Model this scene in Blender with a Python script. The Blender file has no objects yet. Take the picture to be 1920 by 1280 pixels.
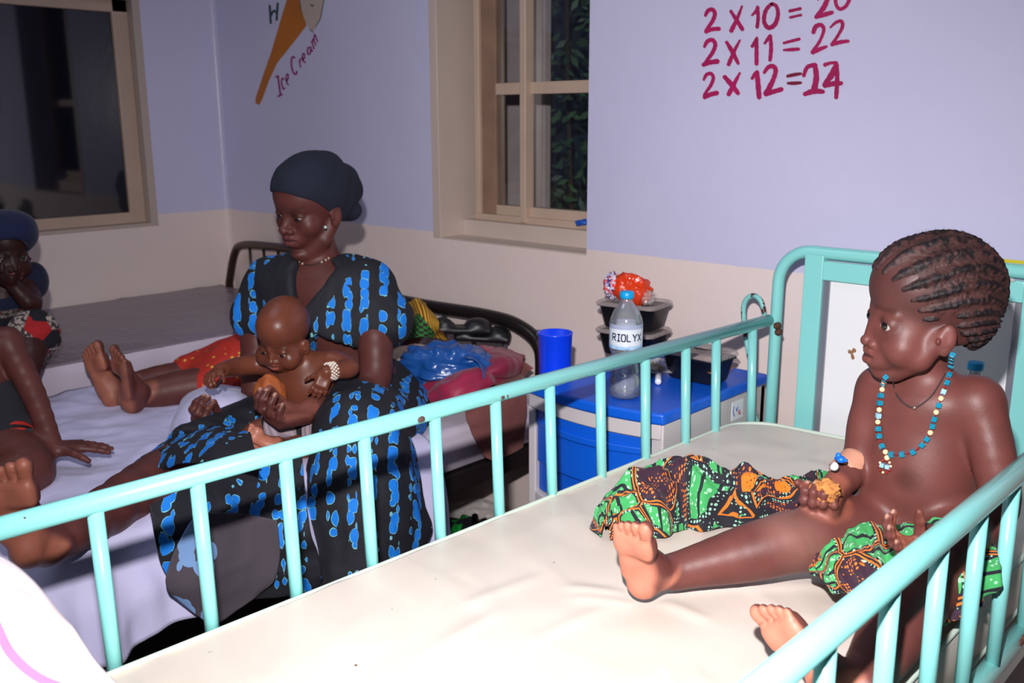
import bpy, math, random
import numpy as np
from mathutils import Vector, Matrix
random.seed(7); rng = np.random.default_rng(7)
C = bpy.context.scene.collection
SC = bpy.context.scene
# ---------------------------------------------------------------- camera
FPX = 1789.5
YAW, PITCH, ROLL = -0.7505, -0.2297, -0.004
CAMH = 1.32
_f = np.array([math.sin(YAW)*math.cos(PITCH), math.cos(YAW)*math.cos(PITCH), math.sin(PITCH)])
_r = np.cross(_f, [0, 0, 1]); _r /= np.linalg.norm(_r); _u = np.cross(_r, _f)
_c, _s = math.cos(ROLL), math.sin(ROLL)
CM = np.array([_c*_r+_s*_u, -_s*_r+_c*_u, _f])
O0 = np.array([0, 0, CAMH])
cam = bpy.data.cameras.new('camera'); co = bpy.data.objects.new('camera', cam); C.objects.link(co)
cam.sensor_width = 36; cam.lens = FPX/1920*36; cam.clip_start = 0.02
co.matrix_world = Matrix(((CM[0][0], CM[1][0], -CM[2][0], 0), (CM[0][1], CM[1][1], -CM[2][1], 0), (CM[0][2], CM[1][2], -CM[2][2], CAMH), (0, 0, 0, 1)))
cam.dof.use_dof = True; cam.dof.focus_distance = 1.5; cam.dof.aperture_fstop = 7.0
SC.camera = co
# ---------------------------------------------------------------- light
W = bpy.data.worlds.new('world'); SC.world = W; W.use_nodes = True
W.node_tree.nodes['Background'].inputs[0].default_value = (0.30, 0.33, 0.45, 1)
W.node_tree.nodes['Background'].inputs[1].default_value = 0.02
def ray0(x, y):
    d = CM.T @ np.array([x-960.0, 640.0-y, FPX]); return d/np.linalg.norm(d)
def light(kind, name, loc, target, energy, color, **kw):
    l = bpy.data.lights.new(name, kind); o = bpy.data.objects.new(name, l); C.objects.link(o)
    l.energy = energy; l.color = color
    for k, v in kw.items(): setattr(l, k, v)
    o.location = loc
    o.rotation_euler = (Vector(target)-Vector(loc)).to_track_quat('-Z', 'Y').to_euler()
    return o
FL = O0 + CM[0]*(-0.035) + CM[1]*0.20 + CM[2]*0.02
light('SPOT', 'camera_flash', FL, tuple(O0+ray0(1080, 800)*2), 186, (1.0, 0.965, 0.975), spot_size=math.radians(98), spot_blend=1.0, shadow_soft_size=0.018)
light('AREA', 'ambient_fill_light', (-1.9, 0.6, 2.62), (-1.9, 0.6, 0), 8.5, (0.76, 0.84, 1.0), size=1.0)  # unseen lamp added as bluish ambient fill for the room
SC.view_settings.view_transform = 'Standard'; SC.view_settings.look = 'None'
SC.view_settings.gamma = 1; SC.view_settings.use_curve_mapping = False
SC.view_settings.exposure = 0.0
# ---------------------------------------------------------------- picture measurements -> world points
def ray(x, y):
    d = CM.T @ np.array([x-960.0, 640.0-y, FPX]); return d/np.linalg.norm(d)
def PZ(x, y, z): d = ray(x, y); return O0+d*(z-CAMH)/d[2]
def PY(x, y, Y): d = ray(x, y); return O0+d*Y/d[1]
def PX(x, y, X): d = ray(x, y); return O0+d*X/d[0]
def PD(x, y, dep): d = ray(x, y); return O0+d*dep/(CM[2]@d)
def PRJ(p):
    v = CM@(np.array(p, float)-O0); return 960+FPX*v[0]/v[2], 640-FPX*v[1]/v[2], v[2]
# ---------------------------------------------------------------- object helpers
def link(o, parent=None):
    C.objects.link(o)
    if parent is not None:
        o.parent = parent
        o.matrix_parent_inverse = parent.matrix_world.inverted() if False else Matrix.Translation(-Vector(parent.location))
    return o
def tag(o, label=None, cat=None, group=None, kind=None):
    if label: o['label'] = label
    if cat: o['category'] = cat
    if group: o['group'] = group
    if kind: o['kind'] = kind
    return o
def empty(name, loc, label=None, cat=None, group=None):
    o = bpy.data.objects.new(name, None); C.objects.link(o); o.location = Vector(loc); o.empty_display_size = .02
    return tag(o, label, cat, group)
class MB:
    def __init__(s): s.v = []; s.f = []; s.m = []; s.cm = 0
    def add(s, vs, fs):
        b = len(s.v); s.v += [tuple(map(float, v)) for v in vs]; s.f += [tuple(i+b for i in f) for f in fs]; s.m += [s.cm]*len(fs)
        return s
    def box(s, a, b, M=None):
        x0, y0, z0 = a; x1, y1, z1 = b
        vs = [(x0,y0,z0),(x1,y0,z0),(x1,y1,z0),(x0,y1,z0),(x0,y0,z1),(x1,y0,z1),(x1,y1,z1),(x0,y1,z1)]
        if M is not None: vs = [tuple(M@Vector(v)) for v in vs]
        return s.add(vs, [(0,3,2,1),(4,5,6,7),(0,1,5,4),(1,2,6,5),(2,3,7,6),(3,0,4,7)])
    def tube(s, pts, r, n=12, caps=True, flat=1.0):
        P = [np.array(p, float) for p in pts]; rr = r if hasattr(r, '__len__') else [r]*len(P)
        T = []
        for i in range(len(P)):
            t = P[min(i+1, len(P)-1)]-P[max(i-1, 0)]; T.append(t/(np.linalg.norm(t)+1e-12))
        up = np.array([0, 0, 1.0]) if abs(T[0][2]) < .9 else np.array([1.0, 0, 0])
        x = np.cross(up, T[0]); x /= np.linalg.norm(x); vs = []
        for i in range(len(P)):
            x = x-T[i]*(x@T[i]); x /= np.linalg.norm(x)+1e-12; y = np.cross(T[i], x)
            for k in range(n):
                a = 2*math.pi*k/n; vs.append(P[i]+rr[i]*(math.cos(a)*x+flat*math.sin(a)*y))
        fs = [(i*n+k, i*n+(k+1) % n, (i+1)*n+(k+1) % n, (i+1)*n+k) for i in range(len(P)-1) for k in range(n)]
        if caps: fs += [tuple(range(n))[::-1], tuple((len(P)-1)*n+k for k in range(n))]
        return s.add(vs, fs)
    def lathe(s, prof, c, axis=(0, 0, 1), n=32, caps=True):
        ax = np.array(axis, float); ax /= np.linalg.norm(ax)
        t = np.array([1.0, 0, 0]) if abs(ax[0]) < .9 else np.array([0, 1.0, 0])
        x = np.cross(t, ax); x /= np.linalg.norm(x); y = np.cross(ax, x); c = np.array(c, float)
        vs = [c+ax*h+r*(math.cos(2*math.pi*k/n)*x+math.sin(2*math.pi*k/n)*y) for r, h in prof for k in range(n)]
        m = len(prof)
        fs = [(i*n+k, i*n+(k+1) % n, (i+1)*n+(k+1) % n, (i+1)*n+k) for i in range(m-1) for k in range(n)]
        if caps: fs += [tuple(range(n))[::-1], tuple((m-1)*n+k for k in range(n))]
        return s.add(vs, fs)
    def sphere(s, c, r, n=12, sc=(1, 1, 1), M=None):
        vs = []; fs = []; m = n//2+1; c = np.array(c, float)
        for i in range(m):
            a = math.pi*i/(m-1)
            for k in range(n):
                b = 2*math.pi*k/n
                q = np.array([math.sin(a)*math.cos(b)*sc[0], math.sin(a)*math.sin(b)*sc[1], math.cos(a)*sc[2]])*r
                if M is not None: q = M@q
                vs.append(c+q)
        for i in range(m-1):
            for k in range(n):
                fs.append((i*n+k, (i+1)*n+k, (i+1)*n+(k+1) % n, i*n+(k+1) % n))
        return s.add(vs, fs)
    def grid(s, G):
        G = np.asarray(G); a, b = G.shape[:2]
        return s.add(G.reshape(-1, 3), [(i*b+j, i*b+j+1, (i+1)*b+j+1, (i+1)*b+j) for i in range(a-1) for j in range(b-1)])
    def build(s, name, mat, parent=None, smooth=True, bevel=0, solid=0, sub=0, angle=None, label=None):
        me = bpy.data.meshes.new(name); me.from_pydata(s.v, [], s.f); me.update()
        mats = mat if isinstance(mat, (list, tuple)) else [mat]
        for m in mats: me.materials.append(m)
        if len(mats) > 1: me.polygons.foreach_set('material_index', s.m)
        if smooth: me.polygons.foreach_set('use_smooth', [True]*len(me.polygons))
        o = bpy.data.objects.new(name, me); link(o, parent)
        if solid: m = o.modifiers.new('solid', 'SOLIDIFY'); m.thickness = solid; m.offset = 0
        if bevel: m = o.modifiers.new('bevel', 'BEVEL'); m.width = bevel; m.segments = 3; m.limit_method = 'ANGLE'
        if sub: m = o.modifiers.new('sub', 'SUBSURF'); m.levels = sub; m.render_levels = sub
        if bevel or angle:
            try:
                me.set_sharp_from_angle(angle=math.radians(angle or 40))
            except Exception: pass
        if label: o['label'] = label
        return o
def catmull(P, n):
    P = np.asarray(P, float); out = []
    m = len(P)
    for i in range(m-1):
        p0 = P[max(i-1, 0)]; p1 = P[i]; p2 = P[i+1]; p3 = P[min(i+2, m-1)]
        for t in np.linspace(0, 1, n, endpoint=False):
            out.append(.5*((2*p1)+(-p0+p2)*t+(2*p0-5*p1+4*p2-p3)*t*t+(-p0+3*p1-3*p2+p3)*t**3))
    out.append(P[-1]); return np.array(out)
def cgrid(ctrl, n=10, m=10):
    A = np.asarray(ctrl, float)
    rows = np.array([catmull(r, m) for r in A])
    return np.array([catmull(rows[:, j], n) for j in range(rows.shape[1])]).transpose(1, 0, 2)
# value noise (numpy)
_perm = rng.permutation(4096); _val = rng.random(4096)*2-1
def vnoise(p):
    p = np.asarray(p, float); i = np.floor(p).astype(int); f = p-i; f = f*f*(3-2*f)
    def h(a, b, c): return _val[_perm[(_perm[(_perm[a & 4095]+b) & 4095]+c) & 4095]]
    x, y, z = i[..., 0], i[..., 1], i[..., 2]; fx, fy, fz = f[..., 0], f[..., 1], f[..., 2]
    def L(a, b, t): return a+(b-a)*t
    return L(L(L(h(x,y,z),h(x+1,y,z),fx),L(h(x,y+1,z),h(x+1,y+1,z),fx),fy),L(L(h(x,y,z+1),h(x+1,y,z+1),fx),L(h(x,y+1,z+1),h(x+1,y+1,z+1),fx),fy),fz)
def fbm(p, o=3):
    p = np.asarray(p, float)
    return sum(vnoise(p*2**k+17*k)*.5**k for k in range(o))
def ridge(p, o=3):
    p = np.asarray(p, float)
    return sum((1-2*np.abs(vnoise(p*2**k+9*k)))*.5**k for k in range(o))
def gnormals(G):
    du = np.gradient(G, axis=0); dv = np.gradient(G, axis=1); n = np.cross(du, dv)
    return n/(np.linalg.norm(n, axis=2, keepdims=True)+1e-12)
# ---------------------------------------------------------------- materials
def srgb(r, g, b):
    f = lambda c: (c/255/12.92 if c/255 <= .04045 else ((c/255+.055)/1.055)**2.4)
    return (f(r), f(g), f(b), 1)
class NT:
    def __init__(s, name):
        s.m = bpy.data.materials.new(name); s.m.use_nodes = True; s.t = s.m.node_tree; s.b = s.t.nodes['Principled BSDF']
        s.tc = s.n('ShaderNodeTexCoord')
    def n(s, kind, **kw):
        q = s.t.nodes.new(kind)
        for k, v in kw.items():
            if k.startswith('_'): q.inputs[int(k[1:])].default_value = v
            else: setattr(q, k, v)
        return q
    def l(s, a, b): s.t.links.new(a, b)
    def val(s, q, i, src):
        if hasattr(src, 'links') or hasattr(src, 'is_linked'): s.l(src, q.inputs[i])
        else: q.inputs[i].default_value = src
    def mapping(s, scale=(1, 1, 1), rot=(0, 0, 0), loc=(0, 0, 0), src=None):
        q = s.n('ShaderNodeMapping'); q.inputs['Scale'].default_value = scale; q.inputs['Rotation'].default_value = rot; q.inputs['Location'].default_value = loc
        s.l(src or s.tc.outputs['Object'], q.inputs[0]); return q.outputs[0]
    def noise(s, vec, scale, detail=3, dist=0, rough=.5):
        q = s.n('ShaderNodeTexNoise'); s.l(vec, q.inputs['Vector']); q.inputs['Scale'].default_value = scale; q.inputs['Detail'].default_value = detail
        q.inputs['Distortion'].default_value = dist; q.inputs['Roughness'].default_value = rough; return q.outputs
    def vor(s, vec, scale, feature='F1', rand=1.0):
        q = s.n('ShaderNodeTexVoronoi', feature=feature); s.l(vec, q.inputs['Vector']); q.inputs['Scale'].default_value = scale
        q.inputs['Randomness'].default_value = rand; return q.outputs
    def wave(s, vec, scale, dist=0, ds=1, kind='BANDS', dirn='X', detail=2):
        q = s.n('ShaderNodeTexWave', wave_type=kind, bands_direction=dirn); s.l(vec, q.inputs['Vector']); q.inputs['Scale'].default_value = scale
        q.inputs['Distortion'].default_value = dist; q.inputs['Detail Scale'].default_value = ds; q.inputs['Detail'].default_value = detail; return q.outputs[1]
    def math(s, op, a, b=0.0, c=0.0):
        q = s.n('ShaderNodeMath', operation=op); s.val(q, 0, a); s.val(q, 1, b); s.val(q, 2, c); return q.outputs[0]
    def step(s, v, lo, hi):
        q = s.n('ShaderNodeMapRange'); s.val(q, 0, v); q.inputs[1].default_value = lo; q.inputs[2].default_value = hi; return q.outputs[0]
    def mix(s, f, a, b):
        q = s.n('ShaderNodeMix', data_type='RGBA'); s.val(q, 0, f); s.val(q, 6, a); s.val(q, 7, b); return q.outputs[2]
    def base(s, c): s.val(s.b, 'Base Color', c); return s
    def set(s, **kw):
        for k, v in kw.items(): s.val(s.b, k.replace('_', ' '), v)
        return s
    def bump(s, h, strength=.3, dist=.002):
        q = s.n('ShaderNodeBump'); s.l(h, q.inputs['Height']); q.inputs['Strength'].default_value = strength; q.inputs['Distance'].default_value = dist
        s.l(q.outputs[0], s.b.inputs['Normal']); return s
def simple(name, c, rough=.5, metal=0, spec=.5, bump=0, bscale=60, var=0, vscale=8, coat=0, sss=0, bd=.001):
    t = NT(name); t.set(Roughness=rough, Metallic=metal); t.b.inputs['Specular IOR Level'].default_value = spec
    if coat: t.b.inputs['Coat Weight'].default_value = coat; t.b.inputs['Coat Roughness'].default_value = .1
    if var:
        n = t.noise(t.mapping(), vscale, 4)[0]; d = tuple(x*(1-var) for x in c[:3])+(1,)
        t.base(t.mix(t.step(n, .35, .65), c, d))
    else: t.base(c)
    if bump: t.bump(t.noise(t.mapping(), bscale, 3)[0], bump, bd)
    return t.m
M = {}
M['teal'] = None
def teal():
    t = NT('teal_enamel'); n = t.noise(t.mapping(), 34, 3)[0]; n2 = t.noise(t.mapping(), 5, 2)[0]
    chip = t.step(t.math('ADD', n, t.math('MULTIPLY', n2, .35)), .925, .935)
    t.base(t.mix(chip, srgb(140, 218, 214), srgb(90, 62, 52))); t.set(Roughness=.28); t.b.inputs['Coat Weight'].default_value = .3
    t.bump(t.noise(t.mapping(), 60, 2)[0], .12, .001); return t.m
M['teal'] = teal()
M['rust'] = simple('rusty_bolt', srgb(96, 66, 50), .8, .3, bump=.6, bscale=200)
M['black_tube'] = simple('black_tube_paint', srgb(34, 28, 28), .3, .2, bump=.1)
M['brown_tube'] = simple('bronze_tube', srgb(92, 76, 68), .25, .8)
M['white_board'] = simple('white_board', srgb(240, 240, 242), .45, var=.04, vscale=3)
M['mattress'] = None
def vinyl():
    t = NT('cream_vinyl'); v = t.mapping(); n = t.noise(v, 2.5, 3)[0]; s = t.noise(v, 75, 2)[0]
    c = t.mix(t.step(n, .4, .7), srgb(226, 213, 202), srgb(218, 203, 189))
    t.base(t.mix(t.step(s, .765, .785), c, srgb(110, 88, 70))); t.set(Roughness=.42)
    w = t.noise(t.mapping((2.2, 1., 1), (0, 0, .6)), 1.6, 2, .6)[0]; w2 = t.noise(t.mapping((1., 2.4, 1), (0, 0, -.3)), 2.4, 1, .8)[0]
    t.bump(t.math('ADD', w, t.math('MULTIPLY', w2, .8)), .5, .02); return t.m
M['mattress'] = vinyl()
M['piping'] = simple('pale_green_piping', srgb(206, 220, 205), .5)
def cloth(name, c, var=.12, rough=.85, weave=500, sheen=.12):
    t = NT(name); v = t.mapping(); n = t.noise(v, 4, 4)[0]
    t.base(t.mix(t.step(n, .35, .7), c, tuple(x*(1-var) for x in c[:3])+(1,))); t.set(Roughness=rough); t.b.inputs['Sheen Weight'].default_value = sheen
    b = t.math('ADD', t.math('MULTIPLY', t.noise(v, weave, 1)[0], .15), t.noise(t.mapping((3, 1, 1), (0, 0, .5)), 9, 4, 1)[0])
    t.bump(b, .35, .006); return t.m
M['sheet'] = cloth('lavender_sheet', srgb(206, 202, 236), .06)
M['sheet2'] = cloth('pinkish_sheet', srgb(214, 202, 218), .06)
M['pinkcloth'] = None
M['maroon'] = cloth('maroon_cloth', srgb(164, 34, 72), .25, .55)
M['brown_cloth'] = cloth('brown_cloth', srgb(128, 74, 70), .15)
M['red_cloth'] = cloth('red_cloth', srgb(178, 40, 26), .2)
M['cream_cloth'] = cloth('cream_cloth', srgb(226, 200, 178), .06, .7)
M['black_cloth'] = cloth('black_cloth', srgb(26, 27, 36), .2)
M['navy_wrap'] = cloth('navy_headwrap', srgb(20, 26, 44), .12, .9, sheen=0)
M['gray_lining'] = cloth('grey_lining', srgb(74, 66, 74), .12)
M['blueplastic'] = simple('blue_plastic_film', srgb(30, 84, 160), .3, bump=.5, bscale=30, coat=.3, bd=.004)
M['cabinet_blue'] = simple('blue_plastic', srgb(6, 92, 212), .4, bump=.05, bscale=300)
M['cabinet_grey'] = simple('pale_grey_plastic', srgb(204, 196, 196), .45)
M['cup_blue'] = simple('cup_blue_plastic', srgb(12, 66, 240), .3, coat=.3)
M['black_plastic'] = simple('black_plastic', srgb(22, 22, 27), .42)
M['food'] = simple('brown_food', srgb(150, 96, 74), .8, bump=.8, bscale=120, bd=.003)
M['cap'] = simple('turquoise_cap', srgb(10, 160, 222), .35)
M['white'] = simple('white_plastic', srgb(235, 235, 240), .4)
M['bread'] = simple('bread', srgb(206, 136, 72), .9, bump=1, bscale=160, var=.3, vscale=60, bd=.004)
M['bun'] = simple('bun_crust', srgb(176, 92, 44), .5, bump=.4, bscale=80, var=.25, vscale=20, bd=.003)
M['glassy'] = None
def clearp(name, tint=(1, 1, 1, 1), rough=.03, ior=1.33, alpha=None):
    t = NT(name); t.base(tint); t.set(Roughness=rough, IOR=ior); t.b.inputs['Transmission Weight'].default_value = 1.0
    return t.m
M['glassy'] = clearp('clear_plastic', (.97, .98, 1, 1), .02, 1.12)
M['water'] = clearp('water', (.95, .97, 1, 1), 0, 1.33)
M['haze_lid'] = clearp('hazy_lid', (.8, .8, .82, 1), .25, 1.15)
def thinfilm(name, col, alpha, rough=.15):
    t = NT(name); t.base(col); t.set(Roughness=rough); t.b.inputs['Alpha'].default_value = alpha
    t.bump(t.noise(t.mapping(), 40, 3, 1)[0], .8, .006); return t.m
M['film_red'] = thinfilm('orange_film', srgb(228, 62, 18), .93, .12)
M['film_clear'] = thinfilm('clear_film', srgb(225, 220, 215), .35, .08)
M['lidfilm'] = thinfilm('clear_lid_film', srgb(196, 180, 176), .5, .1)
M['pane'] = None
def thinglass(name, tint, spec=.08, rough=.02, refr_white=0, fr=.55):
    t = NT(name); o = t.t.nodes['Material Output']; tr = t.n('ShaderNodeBsdfTransparent'); tr.inputs[0].default_value = tint; gl = t.n('ShaderNodeBsdfGlossy'); gl.inputs['Roughness'].default_value = rough
    lw = t.n('ShaderNodeLayerWeight'); lw.inputs[0].default_value = .35; m = t.n('ShaderNodeMixShader'); t.l(t.math('ADD', t.math('MULTIPLY', lw.outputs[0], fr), spec), m.inputs[0]); df = t.n('ShaderNodeBsdfDiffuse'); df.inputs[0].default_value = (.9, .92, .95, 1); mh = t.n('ShaderNodeMixShader'); mh.inputs[0].default_value = refr_white; t.l(tr.outputs[0], mh.inputs[1]); t.l(df.outputs[0], mh.inputs[2]); t.l(mh.outputs[0], m.inputs[1]); t.l(gl.outputs[0], m.inputs[2]); t.l(m.outputs[0], o.inputs[0]); return t.m
M['pane'] = thinglass('window_glass', (.96, .98, .99, 1), .02, fr=.15)
M['glassy'] = thinglass('clear_plastic', (.97, .98, 1, 1), .05, .06, .10)
M['water'] = thinglass('water', (.93, .95, .98, 1), .04, .03, .07)  # diffuse white mixed into plastic and water stands in for refracted brightness
M['frame'] = simple('cream_frame_paint', srgb(198, 172, 152), .4, bump=.15, bscale=40, var=.1, vscale=5)
M['frame_worn'] = simple('worn_brown_frame', srgb(150, 118, 98), .5, bump=.2, bscale=40, var=.2, vscale=12)
M['grey_frame'] = simple('window_frame_taupe', srgb(190, 172, 160), .4, bump=.1, bscale=30)
M['dark_out'] = simple('night_dark', srgb(14, 15, 20), .6)
M['leaf'] = simple('foliage', srgb(84, 122, 84), .5, var=.6, vscale=6)
M['column'] = simple('outer_pillar_plaster', srgb(235, 212, 206), .85, bump=.3, bscale=80, var=.12, vscale=15)
def wallpaint(name, shift=0):
    t = NT(name); g = t.n('ShaderNodeNewGeometry'); sx = t.n('ShaderNodeSeparateXYZ'); t.l(g.outputs['Position'], sx.inputs[0])
    pv = t.mapping(src=g.outputs['Position'])
    n = t.noise(pv, 14, 3)[0]
    z = t.math('ADD', sx.outputs[2], t.math('MULTIPLY', n, .008))
    f = t.step(z, .9585+shift, .962+shift)
    m1 = t.noise(pv, 1.6, 4)[0]; m2 = t.noise(pv, 30, 3)[0]
    cream = t.mix(t.step(m1, .35, .65), srgb(240, 222, 216), srgb(233, 214, 206))
    lav = t.mix(t.step(m1, .35, .65), srgb(210, 207, 234), srgb(204, 201, 229))
    c = t.mix(f, cream, lav)
    t.base(t.mix(t.step(m2, .80, .83), c, srgb(120, 105, 110)))
    t.set(Roughness=.3); t.b.inputs['Specular IOR Level'].default_value = .45
    bb = t.math('ADD', t.noise(pv, 26, 3, .5)[0], t.math('MULTIPLY', t.noise(pv, 5, 2)[0], 1.5))
    t.bump(bb, .22, .006); return t.m
M['wall'] = wallpaint('two_tone_wall_paint')
M['reveal'] = simple('cream_reveal_paint', srgb(206, 188, 176), .35, bump=.2, bscale=12, bd=.003, var=.05)
M['floor'] = simple('cement_floor', srgb(120, 108, 100), .5, var=.15, vscale=4, bump=.2)
M['ceil'] = simple('ceiling_white', srgb(200, 200, 200), .9)
M['brush'] = simple('magenta_brush_paint', srgb(178, 18, 92), .5, var=.25, vscale=12)
M['brush_dark'] = simple('dark_magenta_brush_paint', srgb(130, 22, 60), .5, var=.2, vscale=12)
M['cone'] = simple('ochre_paint', srgb(196, 112, 20), .5, var=.25, vscale=5)
M['coneout'] = simple('cream_paint', srgb(196, 176, 164), .5)
M['greenp'] = simple('green_paint', srgb(30, 70, 60), .6)
# ---------------------------------------------------------------- implicit surfaces for bodies
def nrm(v): v = np.asarray(v, float); return v/(np.linalg.norm(v)+1e-12)
def smin(a, b, k):
    if k <= 0: return np.minimum(a, b)
    h = np.clip(k-np.abs(a-b), 0, None)/k
    return np.minimum(a, b)-h*h*k*.25
class Prim:
    def __init__(s, kind, k, **p):
        s.kind = kind; s.k = k; s.__dict__.update(p); m = max(k, .004)+.012
        if kind == 'cap': s.lo = np.minimum(s.a-s.ra, s.b-s.rb)-m; s.hi = np.maximum(s.a+s.ra, s.b+s.rb)+m
        elif kind in ('ell', 'box'):
            e = np.abs(s.R.T)@s.r if kind == 'ell' else np.abs(s.R.T)@s.r
            s.lo = s.c-e-m; s.hi = s.c+e+m
    def ev(s, X, Y, Z):
        if s.kind == 'cap':
            ba = s.b-s.a; L = ba@ba+1e-12
            px, py, pz = X-s.a[0], Y-s.a[1], Z-s.a[2]
            t = np.clip((px*ba[0]+py*ba[1]+pz*ba[2])/L, 0, 1)
            return np.sqrt((px-t*ba[0])**2+(py-t*ba[1])**2+(pz-t*ba[2])**2)-(s.ra+(s.rb-s.ra)*t)
        px, py, pz = X-s.c[0], Y-s.c[1], Z-s.c[2]; R = s.R
        q = [R[i][0]*px+R[i][1]*py+R[i][2]*pz for i in range(3)]
        if s.kind == 'ell':
            k0 = np.sqrt(sum((q[i]/s.r[i])**2 for i in range(3)))+1e-9; k1 = np.sqrt(sum((q[i]/s.r[i]**2)**2 for i in range(3)))+1e-9
            return k0*(k0-1)/k1
        rr = s.rad; d = [np.abs(q[i])-(s.r[i]-rr) for i in range(3)]
        o = np.sqrt(sum(np.maximum(x, 0)**2 for x in d)); return o+np.minimum(np.maximum(np.maximum(d[0], d[1]), d[2]), 0)-rr
def cap(a, b, ra, rb=None, k=.006): return Prim('cap', k, a=np.asarray(a, float), b=np.asarray(b, float), ra=ra, rb=ra if rb is None else rb)
I3 = np.eye(3)
def ell(c, r, R=I3, k=.01): return Prim('ell', k, c=np.asarray(c, float), r=np.asarray(r, float) if hasattr(r, '__len__') else np.array([r]*3, float), R=np.asarray(R, float))
def rbox(c, r, R=I3, rad=.004, k=.006): return Prim('box', k, c=np.asarray(c, float), r=np.asarray(r, float), R=np.asarray(R, float), rad=rad)
def limb(pts, rad, k=.008, n=3):
    P = catmull(pts, n) if len(pts) > 2 else np.array(pts, float); r = catmull(np.array(rad, float)[:, None], n)[:, 0] if len(pts) > 2 else rad
    return [cap(P[i], P[i+1], r[i], r[i+1], k) for i in range(len(P)-1)]
def frame3(f, u):
    f = nrm(f); u = np.asarray(u, float); s = nrm(np.cross(u, f)); u = np.cross(f, s); return np.array([f, s, u])   # rows forward, left, up
class Body:
    def __init__(s): s.g = []; s.col = []; s.sub = []
    def add(s, prims, k=.01): s.g.append((prims if isinstance(prims, list) else [prims], k)); return s
    def cut(s, p, k=.003): s.sub.append((p, k, len(s.g))); return s
    def field(s, lo, hi, h):
        n = np.ceil((hi-lo)/h).astype(int)+1
        F = np.full(n, .05, np.float32); ax = [lo[i]+h*np.arange(n[i]) for i in range(3)]
        def sl(l, u):
            a = np.clip(np.floor((l-lo)/h).astype(int), 0, n); b = np.clip(np.ceil((u-lo)/h).astype(int)+1, 0, n)
            return a, b
        def vals(p, a, b):
            X = ax[0][a[0]:b[0]][:, None, None]; Y = ax[1][a[1]:b[1]][None, :, None]; Z = ax[2][a[2]:b[2]][None, None, :]
            return p.ev(X, Y, Z)
        ops = [(i, 0, g) for i, g in enumerate(s.g)]+[(i-.5, 1, (p, k)) for p, k, i in s.sub]
        ops.sort(key=lambda t: t[0])
        for _, t, g in ops:
            if t:
                p, k = g; a, b = sl(p.lo, p.hi)
                if (b <= a).any(): continue
                S = tuple(slice(a[i], b[i]) for i in range(3)); F[S] = -smin(-F[S], vals(p, a, b), k)
                continue
            pr, k = g; L = np.min([p.lo for p in pr], 0); U = np.max([p.hi for p in pr], 0); a, b = sl(L, U)
            if (b <= a).any(): continue
            T = np.full(b-a, .05, np.float32)
            for p in pr:
                a2, b2 = sl(p.lo, p.hi); a2 = np.maximum(a2, a); b2 = np.minimum(b2, b)
                if (b2 <= a2).any(): continue
                S = tuple(slice(a2[i]-a[i], b2[i]-a[i]) for i in range(3)); T[S] = smin(T[S], vals(p, a2, b2), p.k)
            S = tuple(slice(a[i], b[i]) for i in range(3)); F[S] = smin(F[S], T, k)
        return F
    def bounds(s):
        return np.min([p.lo for g, _ in s.g for p in g], 0), np.max([p.hi for g, _ in s.g for p in g], 0)
def nets(F, lo, h):
    n = F.shape; ins = F < 0
    def cs(a): return [a[i:n[0]-1+i, j:n[1]-1+j, k:n[2]-1+k] for i in (0, 1) for j in (0, 1) for k in (0, 1)]
    c = cs(ins); al = np.logical_and.reduce(c); an = np.logical_or.reduce(c); act = an & ~al
    idx = np.argwhere(act)
    if len(idx) == 0: return np.zeros((0, 3)), np.zeros((0, 4), int)
    off = [(i, j, k) for i in (0, 1) for j in (0, 1) for k in (0, 1)]
    V = [F[idx[:, 0]+o[0], idx[:, 1]+o[1], idx[:, 2]+o[2]] for o in off]
    acc = np.zeros((len(idx), 3)); cnt = np.zeros(len(idx))
    for a in range(8):
        for b in range(a+1, 8):
            d = [off[b][i]-off[a][i] for i in range(3)]
            if sum(abs(x) for x in d) != 1: continue
            va, vb = V[a], V[b]; m = (va < 0) != (vb < 0); t = np.where(m, va/(va-vb+1e-20), 0)
            for i in range(3): acc[:, i] += np.where(m, off[a][i]+t*d[i], 0)
            cnt += m
    v = (idx+acc/cnt[:, None])*h+lo
    id_ = np.full(act.shape, -1, np.int64); id_[act] = np.arange(len(idx))
    fs = []
    for ax in range(3):
        s0 = [slice(None)]*3; s1 = [slice(None)]*3; s0[ax] = slice(0, n[ax]-1); s1[ax] = slice(1, n[ax])
        A = ins[tuple(s0)]; B = ins[tuple(s1)]; e = np.argwhere(A != B); o1, o2 = [(1, 2), (2, 0), (0, 1)][ax]
        ok = (e[:, o1] > 0) & (e[:, o2] > 0) & (e[:, o1] < n[o1]-1) & (e[:, o2] < n[o2]-1); e = e[ok]
        def g(d1, d2):
            q = e.copy(); q[:, o1] -= d1; q[:, o2] -= d2; return id_[q[:, 0], q[:, 1], q[:, 2]]
        q = np.stack([g(1, 1), g(0, 1), g(0, 0), g(1, 0)], 1)
        flip = ~A[e[:, 0], e[:, 1], e[:, 2]]; q[flip] = q[flip][:, ::-1]; fs.append(q)
    return v, np.concatenate(fs)
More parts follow.
